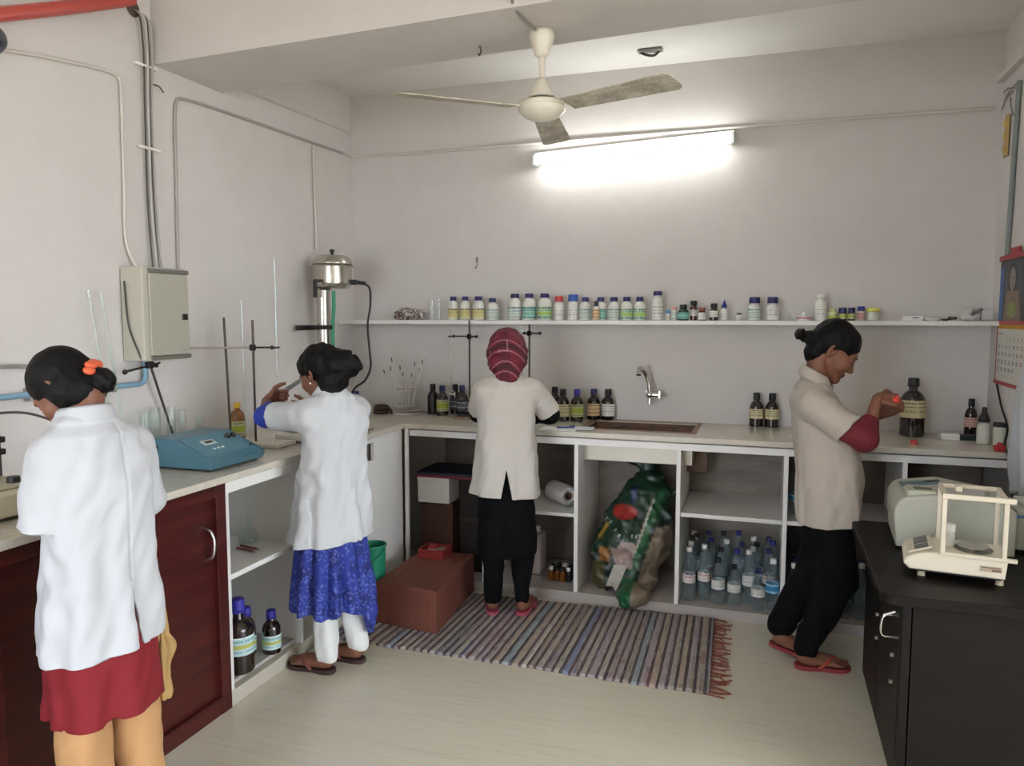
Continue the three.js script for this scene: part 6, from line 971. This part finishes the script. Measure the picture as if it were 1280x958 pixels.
// 3: maroon headscarf
{
  const g = person({
    up: 0.0155, at: [1.36, 0.86], face: [-0.33, -0.94], label: 'woman in white lab coat, maroon checked headscarf and black clothes, standing on the rug',
    head: { at: [-0.012, 1.36, 0.045], pitch: 0.45 }, neck: [-0.01, 1.215, -0.02], torso: torsoOf(0.72, 1.2, 0.13, 0.08, -0.015),
    arms: [{ s: [0.105, 1.15, -0.01], e: [0.14, 1.03, 0.12], w: [0.04, 1.0, 0.29], F: [-0.3, 0, 1], N: [0, -1, 0] }, { s: [-0.13, 1.15, -0.01], e: [-0.235, 1.035, 0.06], w: [-0.11, 0.985, 0.25], F: [0.3, -0.05, 1], N: [0, -1, 0] }],
    legs: [{ h: [0.07, 0.72, 0.0], k: [0.065, 0.4, 0.01], a: [0.064, 0.09, 0.0], yaw: 0.05 }, { h: [-0.085, 0.72, 0.0], k: [-0.09, 0.4, 0.01], a: [-0.088, 0.09, -0.015], yaw: -0.35 }], sandal: { sole: std('#a8475c', 0.6), strap: std('#7c2f42', 0.6) },
  });
  coat(g, {
    keys: [[0.5, 0.188, 0.135, -0.005, -0.01], [0.66, 0.178, 0.128, -0.005, -0.01], [0.82, 0.162, 0.115, -0.008, -0.01], [0.98, 0.148, 0.103, -0.01, -0.015], [1.1, 0.152, 0.1, -0.01, -0.02], [1.18, 0.15, 0.088, -0.01, -0.02], [1.225, 0.1, 0.07, -0.01, -0.02], [1.255, 0.06, 0.05, -0.01, -0.018]],
    sleeves: [{ a: [0.105, 1.165, -0.01], b: [0.138, 1.05, 0.095], ra: 0.058, rb: 0.058 }, { a: [-0.14, 1.165, -0.01], b: [-0.225, 1.048, 0.05], ra: 0.062, rb: 0.064 }],
    hem: 0.632, tilt: [0.05, 0], vent: { x: -0.007, top: 0.775, w: 0.028, lean: 0, z: -0.01 }, neckHole: cone([-0.01, 1.26, 0.02], [-0.01, 1.34, 0.05], 0.05), lo: [-0.33, 0.56, -0.22], hi: [0.27, 1.28, 0.22], mat: std('#bfb9b0', 0.85, { bumpMap: rep(bumpCloth, 6, 6), bumpScale: 0.0006 }),
    collar: { at: [-0.01, 1.228, -0.005], r: [0.066, 0.06], from: -2.5, to: 2.5, slope: -0.1 },
  });
  const blk = phys('#08080a', 0.9, { specularIntensity: 0.35 });
  cloth(g, 'black_tunic', loft([[0.31, 0.142, 0.105, -0.006, 0.0], [0.5, 0.145, 0.11, -0.006, 0.0], [0.78, 0.14, 0.1, -0.006, -0.005]]), [-0.21, 0.315, -0.17], [0.2, 0.77, 0.17], 0.0085, blk, null, 1.6);
  cloth(g, 'leggings', uni([cone([0.068, 0.5, 0.005], [0.065, 0.3, 0.01], 0.066, 0.058), cone([0.065, 0.3, 0.01], [0.064, 0.085, 0.0], 0.058, 0.042), cone([-0.088, 0.5, 0.005], [-0.09, 0.3, 0.01], 0.066, 0.058), cone([-0.09, 0.3, 0.01], [-0.088, 0.085, -0.012], 0.058, 0.042)], 0.008), [-0.17, 0.06, -0.09], [0.15, 0.5, 0.1], 0.007, blk, null, 1.2);
  cloth(g, 'black_sleeve', uni([cone([-0.222, 1.05, 0.045], [-0.235, 1.03, 0.06], 0.047, 0.046), cone([-0.235, 1.03, 0.06], [-0.15, 1.0, 0.19], 0.048, 0.034)], 0.02), [-0.31, 0.95, -0.02], [-0.09, 1.12, 0.25], 0.006, blk, null, 0.5);
  cloth(g, 'black_sleeve', uni([cone([0.138, 1.055, 0.09], [0.14, 1.03, 0.12], 0.042, 0.042), cone([0.14, 1.03, 0.12], [0.07, 1.01, 0.24], 0.042, 0.034)], 0.02), [0.02, 0.95, 0.02], [0.23, 1.12, 0.28], 0.006, blk, null, 0.5);
  // headscarf in overlapping wraps
  const wrap = uni([ell([-0.012, 1.375, 0.04], [0.094, 0.1, 0.115]), ell([-0.012, 1.335, -0.02], [0.1, 0.098, 0.085])], 0.03);
  const inv = (x, y, z) => ({ s: y - 0.55 * z });
  const m1 = lin('#6d1a2c'), m2 = lin('#57172a'), m3 = lin('#b07a80'), m4 = lin('#43161f');
  const paint = (c, tilt, sc) => (x, y, z) => { const a = Math.atan2(x + 0.012, -(z - 0.02)), v = y - c + tilt * x * x * 6, l = (k, w) => Math.abs(v - k) < w, n = N3(x * 120, y * 120, z * 120); if (l(0, 0.0022) || l(0.05, 0.002) || (Math.abs(Math.sin(a * 4.2)) < 0.028 && n > -0.35)) return m3; return l(0.025, 0.011) ? m4 : Math.sin(a * 6 + 1) > 0.4 ? m2 : m1; };
  const scm = std('#ffffff', 0.8, { vertexColors: true });
  const step = (x, y, z) => { const v = y + 0.9 * (x + 0.012) * (x + 0.012) * 5 - 0.25 * z; return 0.006 * (((v * 15.5) % 1 + 1) % 1); };
  const sc = mesh(surface((x, y, z) => { const d = wrap(x, y, z); return Math.max(Math.abs(d) < 0.05 ? d - step(x, y, z) - N3(x * 26, y * 26, z * 26) * 0.006 : d, -ell([-0.012, 1.3, 0.15], [0.062, 0.085, 0.07])(x, y, z)); }, [-0.15, 1.2, -0.14], [0.13, 1.5, 0.2], 0.0042, paint(1.37, 1, 1)), scm, 'headscarf', g);
  const bunF = uni([ell([-0.004, 1.302, -0.062], [0.082, 0.072, 0.062]), ell([-0.016, 1.24, -0.068], [0.052, 0.036, 0.04])], 0.025);
  mesh(surface((x, y, z) => { const d = bunF(x, y, z); return Math.abs(d) < 0.04 ? d - step(x, y + 0.02, z) * 0.8 - N3(x * 30, y * 30, z * 30) * 0.005 : d; }, [-0.12, 1.18, -0.15], [0.11, 1.4, 0.02], 0.0038, paint(1.268, 1.6, 1)), scm, 'scarf_fold', sc);
  mesh(surface((x, y, z) => Math.max(uni([ell([-0.012, 1.29, 0.06], [0.078, 0.085, 0.085])], 0.01)(x, y, z), z - 0.11), [-0.11, 1.19, -0.05], [0.09, 1.39, 0.13], 0.006, paint(1.3, 1, 1)), scm, 'scarf_wrap', sc);
}
// 4: at the right, in profile
{
  const g = person({
    at: [2.80, 0.95], face: [0.97, -0.1], label: 'woman in white coat and black trousers, hair bun, in profile with raised hands',
    head: { at: [0, 1.402, 0.093], pitch: 0.6, yaw: -0.06 }, neck: [0, 1.245, 0.005], torso: torsoOf(0.72, 1.2, 0.12, 0.085, 0.05), hi: [0.36, 1.54, 0.5],
    arms: [{ s: [0.14, 1.19, 0.0], e: [0.15, 1.02, 0.19], w: [0.055, 1.125, 0.285], F: [-0.35, 0.35, 0.5], N: [-0.9, 0.1, -0.35], curl: 'pinch', thumb: 0.7 }, { s: [-0.14, 1.195, 0.0], e: [-0.185, 1.045, 0.185], w: [-0.115, 1.212, 0.245], F: [0.12, -0.1, 1], N: [0.75, -0.65, 0.1], curl: 'pinch', thumb: 0.85 }],
    legs: [{ h: [0.075, 0.72, 0.07], k: [0.06, 0.41, 0.06], a: [0.055, 0.13, -0.1], lift: 0.055, pitch: 0.3 }, { h: [-0.085, 0.72, 0.08], k: [-0.075, 0.4, 0.13], a: [-0.05, 0.09, 0.0], lift: 0.018, yaw: 0.05 }], sandal: { sole: std('#8c2f33', 0.6), strap: std('#a8462f', 0.6) },
  });
  const cm = std('#b5aba0', 0.85, { bumpMap: rep(bumpCloth, 6, 6), bumpScale: 0.0006 });  // white coat in a darker tone, putting her dim corner into the colour
  coat(g, {
    keys: [[0.5, 0.165, 0.128, 0, 0.09], [0.7, 0.165, 0.132, 0, 0.09], [0.86, 0.16, 0.136, 0, 0.088], [1.0, 0.15, 0.128, 0, 0.066], [1.1, 0.148, 0.112, 0, 0.04], [1.18, 0.148, 0.1, 0, 0.018], [1.24, 0.115, 0.078, 0, 0.01], [1.285, 0.07, 0.056, 0, 0.014], [1.31, 0.055, 0.048, 0, 0.018]],
    sleeves: [{ a: [0.13, 1.175, 0.0], b: [0.15, 1.06, 0.12], ra: 0.062, rb: 0.06 }, { a: [-0.13, 1.175, 0.005], b: [-0.175, 1.085, 0.125], ra: 0.07, rb: 0.068 }],
    hem: 0.652, tilt: [0, 0.08], vent: null, neckHole: cone([0, 1.3, 0.06], [0, 1.4, 0.1], 0.052), lo: [-0.3, 0.58, -0.15], hi: [0.29, 1.34, 0.29], mat: cm, crease: 1.1,
    collar: { at: [0, 1.278, 0.02], r: [0.064, 0.06], from: -2.4, to: 2.4, slope: -0.55 },
  });
  const blk = phys('#070709', 0.9, { specularIntensity: 0.35 }), mar = std('#6a1a26', 0.8);
  cloth(g, 'trousers', uni([cone([-0.07, 0.66, 0.09], [-0.075, 0.42, 0.13], 0.084, 0.078), cone([-0.075, 0.42, 0.13], [-0.052, 0.09, 0.005], 0.076, 0.056), cone([0.07, 0.66, 0.085], [0.062, 0.42, 0.06], 0.084, 0.078), cone([0.062, 0.42, 0.06], [0.056, 0.15, -0.095], 0.076, 0.056)], 0.03), [-0.22, 0.07, -0.18], [0.21, 0.76, 0.24], 0.008, blk, null, 1.3);
  const sl = (e, w, s, lo, hi, r = 0.054) => cloth(g, 'maroon_sleeve', uni([cone(s, e, r, r), cone(e, [e[0] + (w[0] - e[0]) * 0.42, e[1] + (w[1] - e[1]) * 0.42, e[2] + (w[2] - e[2]) * 0.42], r, r * 0.72)], 0.02), lo, hi, 0.0055, mar, null, 0.6);
  sl([-0.185, 1.055, 0.18], [-0.115, 1.2, 0.25], [-0.173, 1.09, 0.12], [-0.27, 0.97, 0.04], [-0.07, 1.2, 0.3]); sl([0.15, 1.03, 0.185], [0.055, 1.125, 0.285], [0.15, 1.07, 0.11], [0.03, 0.95, 0.04], [0.23, 1.15, 0.3], 0.048);
  const hair = headCloth(g, 'hair', hairShell([ell([0, 0.05, -0.03], [0.08, 0.078, 0.09]), cone([0, 0.0, -0.07], [0, -0.012, -0.12], 0.05, 0.03), ell([0, -0.04, -0.065], [0.06, 0.06, 0.045])], (x, y, z) => Math.min(ell([0, -0.05, 0.085], [0.09, 0.1, 0.07])(x, y, z), ell([0, -0.02, 0.02], [0.12, 0.045, 0.045])(x, y, z)), 0.018, 0.004), [-0.12, -0.13, -0.2], [0.12, 0.15, 0.13], 0.0042, hairMat);
  const bun = uni([cone([0, -0.01, -0.105], [0.0, -0.02, -0.14], 0.026, 0.021), ell([0.0, -0.02, -0.158], [0.03, 0.026, 0.022])], 0.012);
  headCloth(g, 'bun', (x, y, z) => bun(x, y, z) - N3(x * 60, y * 60, z * 60) * 0.007, [-0.06, -0.09, -0.22], [0.06, 0.06, -0.06], 0.004, hairMat, null, hair);
}
{
  const o = thing('held_stopper', 'red stopper pinched between the fingers of the woman with hair bun', 'stopper', [3.118, 1.2, 1.03]);
  mesh(lathe([[0, -0.012], [0.012, -0.012], [0.014, 0.008], [0.017, 0.01], [0.017, 0.016], [0, 0.018]], 20).rotateZ(-0.7), std('#d8392f', 0.4), 'stopper_body', o); mesh(new THREE.SphereGeometry(0.009, 12, 10).translate(0.012, 0.016, 0), std('#e04a3a', 0.4), 'grip', o);
}
renderer.render(scene, camera);
